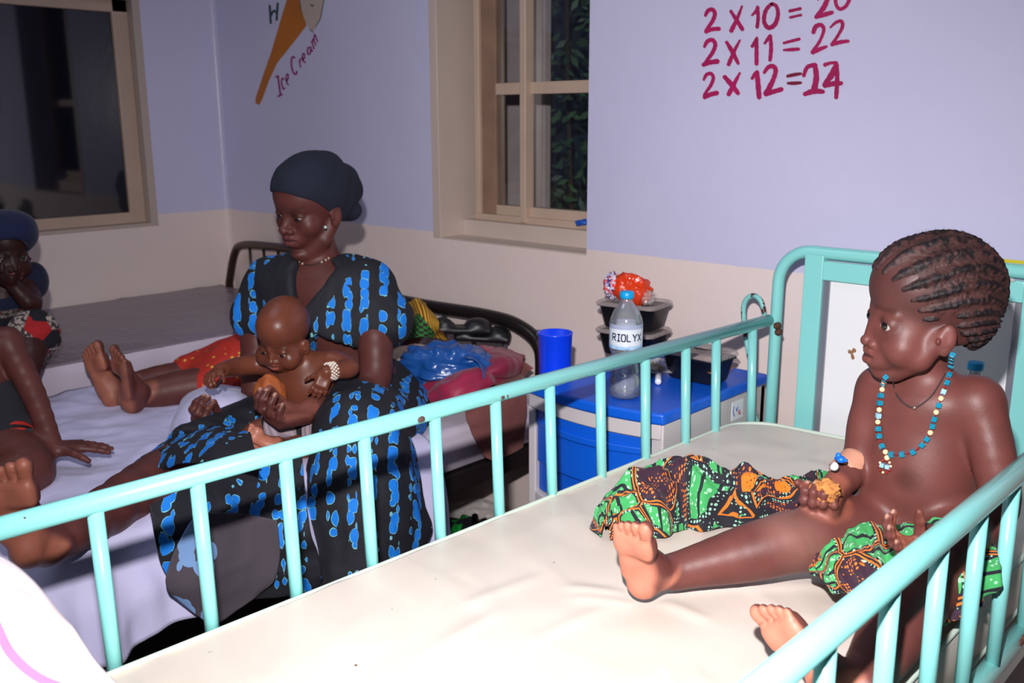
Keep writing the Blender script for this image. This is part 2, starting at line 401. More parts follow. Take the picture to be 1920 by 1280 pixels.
def body_mesh(name, body, mat, h, parent=None, fine=(), colors=None, base=(.5, .3, .2), post=None, label=None, disp=None):
    """one continuous mesh; fine = [(lo, hi, step)] boxes meshed more densely"""
    lo, hi = body.bounds(); parts = []
    v, f = nets(body.field(lo, hi, h), lo, h)
    for (a, b, hh) in fine:
        a = np.array(a); b = np.array(b); m = np.all((v > a+h*2.2) & (v < b-h*2.2), axis=1); f = f[~m[f].any(1)] if len(f) else f
    parts.append((v, f))
    for (a, b, hh) in fine:
        a = np.array(a, float); b = np.array(b, float)
        v, f = nets(body.field(a, b, hh), a, hh); parts.append((v, f))
    V = []; Fc = []; o = 0
    for v, f in parts:
        u = np.unique(f); mp = np.full(len(v), -1); mp[u] = np.arange(len(u)); V.append(v[u]); Fc.append(mp[f]+o); o += len(u)
    V = np.concatenate(V); Fc = np.concatenate(Fc)
    return np_mesh(name, V, Fc, mat, parent, colors, base, post, label, disp)
def vnormals(V, Fc):
    n = np.cross(V[Fc[:, 2]]-V[Fc[:, 0]], V[Fc[:, 3]]-V[Fc[:, 1]]); N = np.zeros_like(V)
    for i in range(4): np.add.at(N, Fc[:, i], n)
    return N/(np.linalg.norm(N, axis=1, keepdims=True)+1e-12)
def relax(V, Fc, it=1, w=.5):
    for _ in range(it):
        S = np.zeros_like(V); c = np.zeros(len(V))
        for i in range(4):
            for j in (1, 3):
                np.add.at(S, Fc[:, i], V[Fc[:, (i+j) % 4]]); np.add.at(c, Fc[:, i], 1)
        V = V*(1-w)+w*S/np.maximum(c, 1)[:, None]
    return V
def np_mesh(name, V, Fc, mat, parent=None, colors=None, base=(.5, .3, .2), post=None, label=None, disp=None):
    N = vnormals(V, Fc)
    if disp is not None: V = V+N*disp(V, N)[:, None]; N = vnormals(V, Fc)
    me = bpy.data.meshes.new(name)
    me.vertices.add(len(V)); me.vertices.foreach_set('co', V.ravel().astype(np.float32))
    me.loops.add(Fc.size); me.loops.foreach_set('vertex_index', Fc.ravel().astype(np.int32))
    me.polygons.add(len(Fc)); me.polygons.foreach_set('loop_start', (np.arange(len(Fc))*4).astype(np.int32)); me.polygons.foreach_set('loop_total', np.full(len(Fc), 4, np.int32))
    me.update(calc_edges=True); me.validate()
    me.polygons.foreach_set('use_smooth', [True]*len(me.polygons))
    if colors is not None:
        Cc = colors(V, N); a = me.color_attributes.new('Col', 'FLOAT_COLOR', 'POINT')
        Cc = np.concatenate([Cc, np.ones((len(Cc), 1))], 1); a.data.foreach_set('color', Cc.ravel().astype(np.float32))
    me.materials.append(mat); o = bpy.data.objects.new(name, me); link(o, parent)
    if label: o['label'] = label
    return o
# ---- painter: list of (kind, ...) blended colour regions
class Paint:
    def __init__(s, base): s.base = np.array(base[:3]); s.r = []
    def dot(s, c, r, col, soft=.004, w=1.0): s.r.append(('dot', np.array(c, float), r, np.array(col[:3]), soft, w)); return s
    def facing(s, c, r, d, col, lo=.1, hi=.5, w=1.0): s.r.append(('face', np.array(c, float), r, np.array(col[:3]), (nrm(d), lo, hi), w)); return s
    def elli(s, c, r, R, col, soft=.3, w=1.0): s.r.append(('ell', np.array(c, float), np.array(r, float), np.array(col[:3]), (np.array(R), soft), w)); return s
    def seg(s, a, b, r, col, soft=.002, w=1.0): s.r.append(('seg', (np.array(a, float), np.array(b, float)), r, np.array(col[:3]), soft, w)); return s
    def __call__(s, V, N):
        Cc = np.tile(s.base, (len(V), 1))
        for kind, c, r, col, e, w in s.r:
            if kind == 'dot': m = np.clip((r+e-np.linalg.norm(V-c, axis=1))/e, 0, 1)
            elif kind == 'seg':
                a, b = c; ba = b-a; t = np.clip((V-a)@ba/(ba@ba+1e-12), 0, 1); m = np.clip((r+e-np.linalg.norm(V-a-t[:, None]*ba, axis=1))/e, 0, 1)
            elif kind == 'ell':
                R, soft = e; q = (V-c)@R.T/r; m = np.clip((1+soft-np.linalg.norm(q, axis=1))/soft, 0, 1)
            else:
                d, lo, hi = e; m = np.clip((N@d-lo)/(hi-lo), 0, 1)*np.clip((r-np.linalg.norm(V-c, axis=1))/.01, 0, 1)
            m = (m*w)[:, None]; Cc = Cc*(1-m)+col*m
        return Cc
def skinmat(name, rough=.47, mott=.2):
    t = NT(name); a = t.n('ShaderNodeAttribute', attribute_name='Col'); v = t.mapping()
    n = t.noise(v, 22, 4)[0]; n2 = t.noise(v, 7, 3)[0]
    d = t.n('ShaderNodeMix', data_type='RGBA', blend_type='MULTIPLY'); d.inputs[0].default_value = 1
    t.l(a.outputs[0], d.inputs[6]); k = t.mix(t.math('ADD', t.step(n, .3, .7), t.math('MULTIPLY', n2, .4)), (1-mott, 1-mott, 1-mott, 1), (1.06, 1.03, 1.02, 1)); t.l(k, d.inputs[7])
    t.base(d.outputs[2]); t.set(Roughness=rough); t.b.inputs['Specular IOR Level'].default_value = .33
    t.b.inputs['Subsurface Weight'].default_value = .06; t.b.inputs['Subsurface Radius'].default_value = (.012, .004, .002); t.b.inputs['Subsurface Scale'].default_value = 1
    bb = t.math('ADD', t.noise(v, 420, 2)[0], t.math('MULTIPLY', t.noise(v, 130, 2)[0], .8)); t.bump(bb, .18, .0008); return t.m
M['skin'] = skinmat('brown_skin')
M['skin_oily'] = skinmat('shiny_brown_skin', .36)
M['eye'] = simple('eye_white', srgb(176, 160, 156), .15, coat=.5)
M['iris'] = simple('dark_iris', srgb(20, 12, 10), .08, coat=1)
# ---- anatomy helpers -------------------------------------------------------
def make_hand(B, P, wrist, d, n, s, L, curl=(.5,)*4, spread=.10, thumb=(.6, .3), pale=None, k=.008, thumb_dir=None, tcurl=.4, fat=1.0):
    """wrist point, finger direction d, palm normal n (out of palm), s = side towards thumb, L = hand length"""
    d = nrm(d); n = nrm(np.array(n)-d*(np.array(n)@d)); sd = nrm(np.cross(d, n)); sd = sd if sd@np.array(s) > 0 else -sd
    pl = L*.50; pw = L*.40*fat; c = wrist+d*pl*.52
    R = np.array([d, sd, n]); W = []
    palm = [rbox(c, [pl*.56, pw*.5, L*.085*fat], R, L*.075*fat, .004), ell(wrist+d*pl*.25, [L*.16, L*.14*fat, L*.10*fat], R, .008),
            ell(c+sd*pw*.33-d*pl*.12+n*L*.03, [pl*.36, L*.10, L*.085], R, .008), ell(c-sd*pw*.33+n*L*.02, [pl*.40, L*.07, L*.075], R, .008)]
    B.add(palm, k)
    tips = []
    fl = [.43, .48, .45, .35]; fr = np.array([.052, .055, .052, .045])*L*fat
    for i in range(4):
        off = (1.5-i)/3.0; a = spread*(1.5-i)
        base = wrist+d*pl*(1.0-.05*abs(i-1.2))+sd*pw*off*.84
        fd = nrm(d*math.cos(a)+sd*math.sin(a)); cu = curl[i] if len(curl) > i else curl[-1]
        seg = [fl[i]*L*x for x in (.45, .30, .25)]; p = base-fd*L*.03; ang = 0; pts = [p]
        for j, sg in enumerate(seg):
            ang += cu*(1.1 if j == 0 else 1.35 if j == 1 else .9)
            q = p+(fd*math.cos(ang)+n*math.sin(ang))*sg; pts.append(q); p = q
        r = [fr[i]*x for x in (1.08, 1.0, .93, .80)]
        g = [cap(pts[j], pts[j+1], r[j], r[j+1], .002) for j in range(3)]+[ell(pts[1], fr[i]*1.07, k=.003), ell(pts[2], fr[i]*1.02, k=.003)]
        B.add(g, .0028); tips.append((pts[-1], nrm(pts[-1]-pts[-2]), fr[i], pts))
        if pale is not None:
            nl = -(-n*math.cos(ang)*1.0+fd*math.sin(ang)*1.0)
            for j in range(3): P.facing((pts[j]+pts[j+1])/2, seg[j]*.75+fr[i], n*math.cos(ang*.6)-fd*math.sin(ang*.6), pale, .0, .45, .75)
            nl = n*math.cos(ang)-fd*math.sin(ang); P.dot(pts[-1]-nl*fr[i]*.75+nrm(pts[-1]-pts[-2])*fr[i]*.25, fr[i]*.5, srgb(196, 150, 132), fr[i]*.25, .9)
    tb = wrist+d*pl*.30+sd*pw*.42+n*L*.01
    td = nrm(thumb_dir) if thumb_dir is not None else nrm(d*thumb[0]+sd*.75+n*thumb[1])
    bend = nrm(td*math.cos(tcurl)+nrm(d*.7+n*.7-td*((d*.7+n*.7)@td))*math.sin(tcurl))
    p1 = tb+td*L*.20; p2 = p1+nrm(td+bend)*L*.17; p3 = p2+bend*L*.12
    B.add([cap(tb, p1, L*.075*fat, L*.062*fat, .004), cap(p1, p2, L*.062*fat, L*.056*fat, .003), cap(p2, p3, L*.058*fat, L*.046*fat, .003)], .006)
    if pale is not None:
        P.facing(c, L*.45, n, pale, .15, .6, .7); P.facing(p2, L*.2, n, pale, .0, .5, .6)
    return dict(c=c, n=n, d=d, s=sd, tips=tips, thumb=p3)
def make_foot(B, P, ankle, heel, toe, sole_n, big, L, sole=None, r_ank=.024, k=.010):
    """heel = rear bottom of sole, toe = tip of second toe (on the sole plane), sole_n points out of the sole, big = side of the big toe"""
    d = nrm(np.array(toe)-heel); n = nrm(np.array(sole_n)-d*(np.array(sole_n)@d)); sd = nrm(np.cross(d, n)); sd = sd if sd@np.array(big) > 0 else -sd
    up = -n; R = np.array([d, sd, up]); w = L*.19
    a = heel+d*L*.14+up*L*.125
    B.add([ell(a, [L*.15, L*.135, L*.135], R, .008), cap(a+d*L*.04, heel+d*L*.42-sd*L*.035+up*L*.10, L*.12, L*.095, .012), cap(heel+d*L*.30-sd*L*.10+up*L*.075, heel+d*L*.66-sd*L*.11+up*L*.075, L*.075, L*.08, .012),
           rbox(heel+d*L*.69+up*L*.075, [L*.12, w*1.05, L*.075], R, L*.06, .012), ell(heel+d*L*.70+sd*L*.11+up*L*.08, [L*.10, L*.085, L*.085], R, .008),
           cap(heel+d*L*.28+up*L*.26, heel+d*L*.66+sd*L*.04+up*L*.12, L*.13, L*.085, .014), cap(ankle, heel+d*L*.24+up*L*.22, r_ank, L*.15, .014),
           cap(ankle, heel+d*L*.10+up*L*.18, r_ank*.8, L*.12, .014)], k)
    pos = [(.12, .90, .070, .085), (.035, .90, .045, .062), (-.035, .87, .042, .060), (-.095, .835, .040, .056), (-.15, .79, .038, .052)]
    for i, (s_, x, r, hh) in enumerate(pos):
        b = heel+d*L*(x-.17)+sd*L*s_*1.0+up*L*.07; t = heel+d*L*(x+.02)+sd*L*s_*1.12+up*L*(.055 if i else .075)
        B.add([cap(b, t-d*L*r*.6, L*r*.8, L*r*.85, .003), ell(t, [L*r*1.1, L*r*.98, L*r], R, .003)], .003)
        P.dot(t+up*L*r*.9+d*L*r*.2, L*r*.55, srgb(180, 135, 120), .002, .8)
    if sole is not None:
        P.facing(heel+d*L*.52, L*.60, n, sole, .12, .5, .92)
        for i, (s_, x, r, hh) in enumerate(pos):
            q = heel+d*L*(x-.06)+sd*L*s_*1.05+up*L*.02; P.seg(q-sd*L*r*.8, q+sd*L*r*.8, .0008, np.array(sole[:3])*.45, .0016, .7)
    for sg in (1, -1): B.add(ell(ankle+sd*sg*r_ank*.85+n*L*.01, r_ank*.42, k=.01), .01)
    return R
def make_head(B, P, c, F, U, h, kind='adult', lid=.5, lipc=srgb(120, 62, 60), basec=None, look=(0, 0), mouth=0, ear=1.0, brow=True, fr=None):
    R = frame3(F, U); f, s, u = R
    ch = kind != 'adult'; baby = kind == 'baby'
    def L(a, b, cc): return c+h*(f*a+s*b+u*cc)
    ey = 0.0 if not ch else (-.085 if not baby else -.12)          # eye level
    es = .130 if not ch else .138
    B.add([ell(L(-.075, 0, .13), h*np.array([.415, .325, .365]), R, h*.03), ell(L(.10, 0, .16), h*np.array([.27, .28, .27]), R, h*.06), ell(L(-.20, 0, .02), h*np.array([.27, .27, .27]), R, h*.06)], h*.05)
    if not ch:
        jw, jz, jf = .205, -.30, .02; cz, cf, cr = -.43, .255, .070; mz = -.245; nz = -.135; cheek = (.19, .155, -.11, .115); mf = .27
        B.add([ell(L(.10, 0, -.10), h*np.array([.24, .245, .30]), R, h*.05)], h*.06)
    elif kind == 'child':
        jw, jz, jf = .225, -.30, .05; cz, cf, cr = -.440, .220, .085; mz = -.335; nz = -.235; cheek = (.175, .155, -.245, .130); mf = .255
        B.add([ell(L(.10, 0, -.14), h*np.array([.255, .265, .27]), R, h*.05)], h*.06)
    else:
        jw, jz, jf = .20, -.30, .05; cz, cf, cr = -.41, .215, .07; mz = -.315; nz = -.225; cheek = (.185, .17, -.25, .15); mf = .24
        B.add([ell(L(.09, 0, -.18), h*np.array([.25, .27, .25]), R, h*.05)], h*.06)
    for g in (1, -1):
        B.add([cap(L(jf-.07, g*(jw+.04), -.15), L(jf+.03, g*jw, jz), h*.07, h*.07, h*.04), cap(L(jf+.03, g*jw, jz), L(cf-.06, g*.06, cz), h*.07, h*.065, h*.04)], h*.06)
        B.add(ell(L(cheek[0], g*cheek[1], cheek[2]), h*cheek[3], k=h*.05), h*.05)
        B.add(cap(L(.305, g*.05, ey+.065), L(.255, g*.175, ey+.06), h*.030, h*.024, h*.02), h*.05)
    B.add([ell(L(cf, 0, cz), [h*cr, h*cr*1.1, h*cr*.85], R, h*.03), ell(L(mf, 0, mz), h*np.array([.105, .14, .115]), R, h*.03)], h*.05)
    for g in (1, -1):
        B.cut(ell(L(.385, g*es, ey+.0), h*np.array([.075, .070, .058]), R), h*.06)
    eyes = []
    for g in (1, -1):
        e = L(.255, g*es, ey-.005); B.add(ell(e, h*.072, k=h*.012), h*.018); eyes.append(e)
        cc = e+h*.062*nrm(f+.12*g*s-.0*u)-u*h*.012
        B.cut(ell(cc, h*np.array([.05, .054, .026*lid*2]), R), h*.005)
        P.seg(L(.325, g*(es-.045), ey+.018), L(.315, g*(es+.045), ey+.014), h*.008, np.array(basec)*.35, h*.02, .75)
        if brow: P.seg(L(.335, g*.055, ey+.095), L(.27, g*.205, ey+.095), h*.012, np.array(basec)*.35, h*.02, .75)
        P.elli(L(.29, g*es, ey-.02), h*np.array([.12, .09, .075]), R, np.array(basec)*.62, .6, .5)
    # nose
    ns = 1.0 if not ch else .86
    B.add([cap(L(.30, 0, ey+.03), L(.355 if not ch else .34, 0, nz+.05), h*.030, h*.036, h*.02), ell(L(.385 if not ch else .365, 0, nz), h*(.050 if not ch else .044)*ns, k=h*.02)], h*.04)
    for g in (1, -1):
        B.add(ell(L(.35 if not ch else .325, g*.066*ns, nz-.015), h*np.array([.045, .034, .034]), R, h*.01), h*.015)
        B.cut(ell(L(.378 if not ch else .352, g*.036, nz-.050), h*np.array([.022, .016, .02]), R), h*.008); P.dot(L(.378 if not ch else .352, g*.036, nz-.045), h*.014, np.array(basec)*.2, h*.012, .9)
    # lips
    w = .095 if not ch else .082; lf = mf+.095
    def arc(z, ff, ww, bow=0): return [L(ff-.055, -ww, z-.006), L(ff-.012, -ww*.5, z+bow), L(ff, 0, z), L(ff-.012, ww*.5, z+bow), L(ff-.055, ww, z-.006)]
    up_ = arc(mz+.028, lf, w, .010); lo_ = arc(mz-.032, lf-.006, w*.85, .0)
    B.add([cap(up_[i], up_[i+1], h*(.016+.008*(i > 0)), h*(.016+.008*(i < 3)), h*.006) for i in range(4)], h*.010)
    B.add([cap(lo_[i], lo_[i+1], h*(.018+.011*(i > 0)), h*(.018+.011*(i < 3)), h*.006) for i in range(4)], h*.010)
    md = arc(mz-.001, lf+.026, w*1.05, .003)
    for i in range(4): B.cut(cap(md[i], md[i+1], h*.007+mouth*h*.01), h*.010)
    for i in range(4):
        P.seg(up_[i]+f*h*.02, up_[i+1]+f*h*.02, h*.016, lipc, h*.014, .85); P.seg(lo_[i]+f*h*.02, lo_[i+1]+f*h*.02, h*.02, lipc, h*.016, .85)
        P.seg(md[i]-f*h*.01, md[i+1]-f*h*.01, h*.006, np.array(basec)*.3, h*.008, .8)  # dark shading painted along the mouth slit
    # ears
    for g in (1, -1):
        ec = L(-.04, g*.318, ey-.045); eu = nrm(u*1.0-f*.22); ef = nrm(f+s*g*(-.30)); Re = frame3(ef, eu)
        B.add([ell(ec, h*ear*np.array([.075, .032, .125]), Re, .001), ell(ec-u*h*.09+f*h*.01, h*ear*np.array([.042, .028, .045]), Re, .004)], h*.02)
        out = s*g
        B.cut(ell(ec+out*h*.038+f*h*.016+u*h*.01, h*ear*np.array([.045, .026, .08]), Re), h*.014)
        B.add(ell(ec+out*h*.012+f*h*.064-u*h*.02, h*ear*np.array([.018, .022, .03]), Re, .002), h*.008)
        P.dot(ec+out*h*.02+f*h*.012, h*.03, np.array(basec)*1.5, h*.03, .5)
    for e, g in zip(eyes, (1, -1)):
        ms = MB(); ms.sphere(e, h*.0668, 24)
        eo = ms.build('eye', M['eye'], fr)
        it = nrm(f+look[0]*s+look[1]*u)
        q = MB(); Ri = frame3(it, u); q.sphere(e+it*h*.034, h*.042, 20, (1, 1, 1)); q.build('iris', M['iris'], eo)
    return R, L
# ================================================================ ROOM
WY, WX = 2.125, -3.60
def struct(name, mb, m, parent=None, **kw):
    o = mb.build(name, m, parent, smooth=False, **kw)
    if parent is None: o['kind'] = 'structure'
    return o
wz0, wz1, wx0, wx1 = .938, 2.15, -2.333, -1.690
b = MB()
T = .17
b.box((WX-.2, WY, 0), (wx0, WY+T, 2.7)); b.box((wx1, WY, 0), (1.6, WY+T, 2.7)); b.box((wx0, WY, 0), (wx1, WY+T, wz0-.0)); b.box((wx0, WY, wz1), (wx1, WY+T, 2.7))
wall_back = struct('wall_back', b, M['wall'])
ly0, ly1, lz0, lz1 = .35, 1.813, .914, 1.78
b = MB(); b.box((WX-.16, -1.6, 0), (WX, ly0, 2.7)); b.box((WX-.16, ly1, 0), (WX, WY, 2.7)); b.box((WX-.16, ly0, 0), (WX, ly1, lz0)); b.box((WX-.16, ly0, lz1), (WX, ly1, 2.7))
struct('wall_left', b, M['wall'])
b = MB(); b.box((1.6, -1.6, 0), (1.75, WY+T, 2.7)); struct('wall_right', b, M['wall'])
b = MB(); rf = .022; vs = []
for z in (0, 2.7):
    for a in np.linspace(0, 90, 9): vs.append((WX+rf-rf*math.cos(math.radians(a)), WY-rf+rf*math.sin(math.radians(a)), z))
b.add(vs, [(i, i+1, 10+i, 9+i) for i in range(8)]); tr1 = b.build('trim_1', M['wall']); tr1['kind'] = 'structure'
b = MB(); b.box((WX-.16, -1.75, 0), (1.75, -1.6, 2.7)); struct('wall_front', b, M['wall'])
b = MB(); b.box((WX-.2, -1.75, -.12), (1.75, WY+T, 0)); struct('floor', b, M['floor'])
b = MB(); b.box((WX-.2, -1.75, 2.7), (1.75, WY+T, 2.8)); struct('ceiling', b, M['ceil'])
# window 1 (back wall)
win = empty('window_1', ((wx0+wx1)/2, WY+.1, wz0)); win['kind'] = 'structure'
b = MB()   # painted plaster reveals: left jamb, right jamb, sill, head
b.box((wx0-.0, WY-.002, wz0), (wx0+.035, WY+T, wz1)); b.box((wx0+.001, WY+.001, wz0-.0), (wx1-.001, WY+T, wz0+.004)); b.box((wx0+.035, WY+.10, wz0), (wx1-.001, WY+T, wz0+.055))
b.build('window_reveal', M['reveal'], win, smooth=False, bevel=.003)
fy = WY+.125
b = MB(); X0, X1 = -2.262, wx1-.001; Z0 = wz0+.055
b.box((X0, fy, Z0), (X0+.022, fy+.05, wz1)); b.box((X0, fy-.005, Z0), (X1, fy+.055, Z0+.022)); b.box((X0, fy, wz1-.04), (X1, fy+.05, wz1)); b.box((X1-.022, fy, Z0), (X1, fy+.05, wz1))
b.build('window_frame', M['frame'], win, smooth=False, bevel=.003)
b = MB(); b.box((X0+.022, fy+.012, Z0+.022), (X0+.085, fy+.06, wz1)); b.build('window_jamb', M['frame_worn'], win, smooth=False, bevel=.002, label='worn brown inner jamb')
b = MB(); b.box((-2.052, fy-.012, Z0+.004), (-2.027, fy+.03, wz1)); b.build('mullion', M['frame'], win, smooth=False, bevel=.003)
b = MB(); b.box((X0+.085, fy+.012, 1.392), (X1-.02, fy+.04, 1.428)); b.build('crossbar', M['frame'], win, smooth=False, bevel=.002)
b = MB(); b.box((X0+.085, fy+.012, Z0+.02), (X1-.02, fy+.045, Z0+.052)); b.build('sash_rail', M['frame'], win, smooth=False, bevel=.002)
b = MB(); b.box((X0+.085, fy+.022, Z0+.045), (X1-.02, fy+.027, 1.40)); b.box((X0+.085, fy+.022, 1.42), (X1-.02, fy+.027, wz1)); b.build('pane', M['pane'], win, smooth=False)
# outside: pillar, shrubs
px_ = PY(1034, 160, 2.79)[0]; b = MB(); b.box((px_-.30, 2.75, 0), (px_, 2.79, 2.9)); tag(b.build('outside_pillar', M['column'], smooth=False, bevel=.006), 'pale plastered pillar standing outside behind the window glass', 'pillar')
b = MB(); b.box((-5.5, 4.2, -.02), (1.0, 4.3, 3.4)); o = b.build('boundary_wall', simple('night_wall', srgb(58, 78, 92), .9), smooth=False); tag(o, 'dark outer wall far behind the shrub outside the window', 'wall'); 
b = MB(); b.box((-6, 2.3, -.14), (2, 5.4, -.02)); o = b.build('outside_ground', simple('ground_dark', srgb(70, 60, 50), .95), smooth=False); o['kind'] = 'structure'
sh = empty('shrub', (-2.6, 3.2, -.02), 'tall leafy shrub in the dark outside the window, right of the pillar', 'shrub')
b = MB()
for k in range(7):
    x0 = -3.1+.18*k+random.uniform(-.05, .05); pts = [(x0, 3.2+random.uniform(-.05, .1), -.02), (x0+random.uniform(-.08, .08), 3.2, .9), (x0+random.uniform(-.2, .2), 3.2, 2.1)]
    b.tube(catmull(pts, 5), .012, 6)
b.build('stem', simple('shrub_stem', srgb(70, 60, 40), .9), sh)
b = MB()
for k in range(3800):
    c = np.array([random.uniform(-3.3, -1.9), random.gauss(3.15, .15), random.uniform(.3, 2.5)])
    if vnoise(c*np.array([4.5, 3, 3.2])) < -.35: continue
    d = nrm([random.gauss(0, 1), random.gauss(0, 1), random.gauss(-.5, .8)]); s = nrm(np.cross(d, [random.gauss(0, 1), random.gauss(0, 1), .3])); L = random.uniform(.03, .075)
    b.add([c, c+d*L*.5+s*L*.2, c+d*L, c+d*L*.5-s*L*.2], [(0, 1, 2, 3)])
b.build('leaves', M['leaf'], sh, smooth=False)
# window 2 (left wall)
w2 = empty('window_2', (WX, (ly0+ly1)/2, lz0)); w2['kind'] = 'structure'
b = MB(); b.box((WX-.11, ly0, lz0), (WX+.004, ly1, lz0+.012)); b.box((WX-.11, ly1-.03, lz0), (WX+.003, ly1, lz1)); b.box((WX-.11, ly0, lz0), (WX, ly0+.03, lz1)); b.box((WX-.11, ly0, lz1-.02), (WX, ly1, lz1))
b.build('window_reveal', M['grey_frame'], w2, smooth=False, bevel=.002)
b = MB(); xx = WX-.035
b.box((xx-.03, ly0+.03, lz0+.012), (xx, ly1-.03, lz0+.055)); b.box((xx-.03, ly1-.092, lz0+.05), (xx, ly1-.03, lz1-.02)); b.box((xx-.03, ly0+.03, lz0+.05), (xx, ly0+.09, lz1-.02)); b.box((xx-.03, ly0+.03, lz1-.07), (xx, ly1-.03, lz1-.02))
b.build('window_frame', M['frame'], w2, smooth=False, bevel=.004)
b = MB(); b.box((xx-.02, ly0+.08, lz0+.05), (xx-.015, ly1-.085, lz1-.06))
def mirrorish():
    t = NT('dark_window_glass'); v = t.mapping(); t.base(srgb(10, 13, 24)); t.set(Roughness=.045); t.b.inputs['Specular IOR Level'].default_value = .9
    return t.m
b.build('pane', mirrorish(), w2, smooth=False)
b = MB(); b.box((-4.3, .0, .5), (-4.25, 2.0, 2.2)); tag(b.build('night_screen', M['dark_out'], smooth=False), None, None, kind='structure')
# things seen dimly through/behind the left window glass are reflections of the room: nothing else is built there
# ================================================================ WRITING ON THE WALLS
def ribbon(mb, pts, w, mp, n=6, closed=False):
    """brush stroke in wall pixels; w = widths; mp maps (x,y)->3D"""
    P = catmull([p[:2] for p in pts], n) if len(pts) > 2 else np.linspace(pts[0][:2], pts[1][:2], 5)
    if not hasattr(w, '__len__'): w = [w]*len(pts)
    Wd = catmull(np.array(w, float)[:, None], n)[:, 0] if len(pts) > 2 else np.linspace(w[0], w[-1], 5)
    L = []; Rr = []
    for i in range(len(P)):
        t = P[min(i+1, len(P)-1)]-P[max(i-1, 0)]; t = t/(np.linalg.norm(t)+1e-9); nn = np.array([-t[1], t[0]]); ww = Wd[i]/2*(1+.08*math.sin(i*2.1))
        L.append(P[i]+nn*ww); Rr.append(P[i]-nn*ww)
    t0 = nrm(P[0]-P[1]); t1 = nrm(P[-1]-P[-2])
    capA = [P[0]+t0*Wd[0]/2*.7]; capB = [P[-1]+t1*Wd[-1]/2*.7]
    vs = [mp(*q) for q in L]+[mp(*q) for q in Rr]+[mp(*capA[0]), mp(*capB[0])]; k = len(L)
    fs = [(i, i+1, k+i+1, k+i) for i in range(k-1)]+[(2*k, 0, k), (2*k+1, 2*k-1, k-1)]
    mb.add(vs, fs)
_stk = [0]
def wallmap(x, y):
    p = PY(x, y, WY); return (p[0], WY-.0008-_stk[0]*.00012, p[2])
def strokes(name, lst, m, parent, conv=lambda x, y: (x, y)):
    b = MB()
    for s in lst:
        _stk[0] = (_stk[0]+1) % 7
        pts = [conv(*p[:2]) for p in s[0]]; ribbon(b, pts, s[1], wallmap)
    return b.build(name, m, parent, smooth=False)
cv = lambda x, y: (1280+x*.1875, y*.1875)    # from the enlarged view
k = .1875
def two(x, y, w, h, t=8):   # generic brush "2"
    return ([(x+.05*w, y+.30*h), (x+.22*w, y+.08*h), (x+.50*w, y+.02*h), (x+.66*w, y+.20*h), (x+.52*w, y+.50*h), (x+.28*w, y+.74*h), (x+.08*w, y+.96*h)], [t*.7, t, t, t, t, t*.9, t*.9])
L1 = [two(1321, 17, 30, 44, 8), ([(1323, 60), (1335, 55), (1350, 54)], 8), ([(1370, 20), (1383, 40), (1393, 56)], [6, 8, 8]), ([(1392, 11), (1383, 34), (1371, 59)], [4, 7, 9]),
      ([(1410, 29), (1419, 20), (1421, 12)], [4, 7, 6]), ([(1421, 13), (1422, 34), (1420, 52)], 7), ([(1447, 7), (1436, 20), (1433, 40), (1441, 52), (1453, 46), (1459, 28), (1456, 12), (1447, 7)], [7, 8, 8, 9, 9, 8, 7, 7]),
      ([(1480, 21), (1502, 16)], 6), ([(1481, 33), (1503, 28)], 5), ([(1552, -2), (1545, 14), (1530, 33)], [9, 10, 8]), ([(1529, 33), (1548, 27), (1562, 23)], [6, 9, 7]), ([(1567, -6), (1568, 8), (1575, 17), (1586, 12), (1594, -2)], 7),
      ([(1531, -4), (1535, 0)], 4)]
L2 = [two(1319, 74, 34, 48, 8), ([(1318, 122), (1332, 117), (1347, 115)], [8, 9, 10]), ([(1362, 78), (1374, 98), (1385, 120)], [6, 9, 6]), ([(1388, 75), (1377, 96), (1366, 122)], [4, 7, 8]),
      ([(1410, 88), (1417, 78), (1420, 70)], [6, 8, 5]), ([(1419, 72), (1419, 98), (1419, 121)], [7, 8, 8]), ([(1434, 82), (1441, 72), (1445, 66)], [5, 7, 6]), ([(1445, 66), (1446, 92), (1444, 114)], [6, 8, 7]),
      ([(1469, 81), (1484, 77), (1500, 73)], [5, 6, 6]), ([(1469, 94), (1484, 93), (1499, 92)], [4, 7, 6]), ([(1525, 62), (1530, 50), (1540, 47), (1545, 56), (1538, 76), (1523, 99)], [8, 9, 8, 7, 6, 8]), ([(1523, 99), (1538, 92), (1551, 87)], [8, 8, 5]),
      ([(1557, 52), (1568, 42), (1578, 40), (1580, 50), (1572, 66), (1560, 84)], [4, 6, 7, 7, 6, 7]), ([(1559, 84), (1576, 79), (1592, 77)], [7, 8, 6])]
L3 = [two(1318, 137, 30, 44, 7), ([(1320, 183), (1333, 177), (1346, 174)], [8, 9, 9]), ([(1358, 143), (1373, 160), (1385, 176)], [8, 10, 8]), ([(1388, 136), (1378, 155), (1366, 178)], [4, 8, 9]),
      ([(1410, 148), (1417, 138), (1421, 133)], [6, 8, 5]), ([(1420, 134), (1422, 160), (1424, 184)], [8, 10, 9])]
L3b = [([(1433, 137), (1440, 127), (1449, 124), (1455, 132), (1450, 150), (1443, 163)], [6, 8, 9, 9, 9, 10])]
L3c = [([(1450, 150), (1444, 163), (1435, 177)], [7, 10, 10]), ([(1435, 178), (1450, 172), (1467, 167)], [7, 9, 9]), ([(1507, 143), (1514, 126), (1528, 122)], [7, 8, 9]), ([(1528, 120), (1531, 145), (1526, 172)], [9, 11, 12]), ([(1508, 177), (1526, 171), (1545, 172)], [8, 11, 8]),
       ([(1546, 122), (1558, 118), (1570, 118)], [8, 6, 7]), ([(1569, 119), (1560, 140), (1545, 160)], [8, 12, 8]), ([(1545, 161), (1562, 157), (1579, 156)], [9, 10, 8]), ([(1569, 120), (1570, 150), (1568, 184)], [8, 9, 8])]
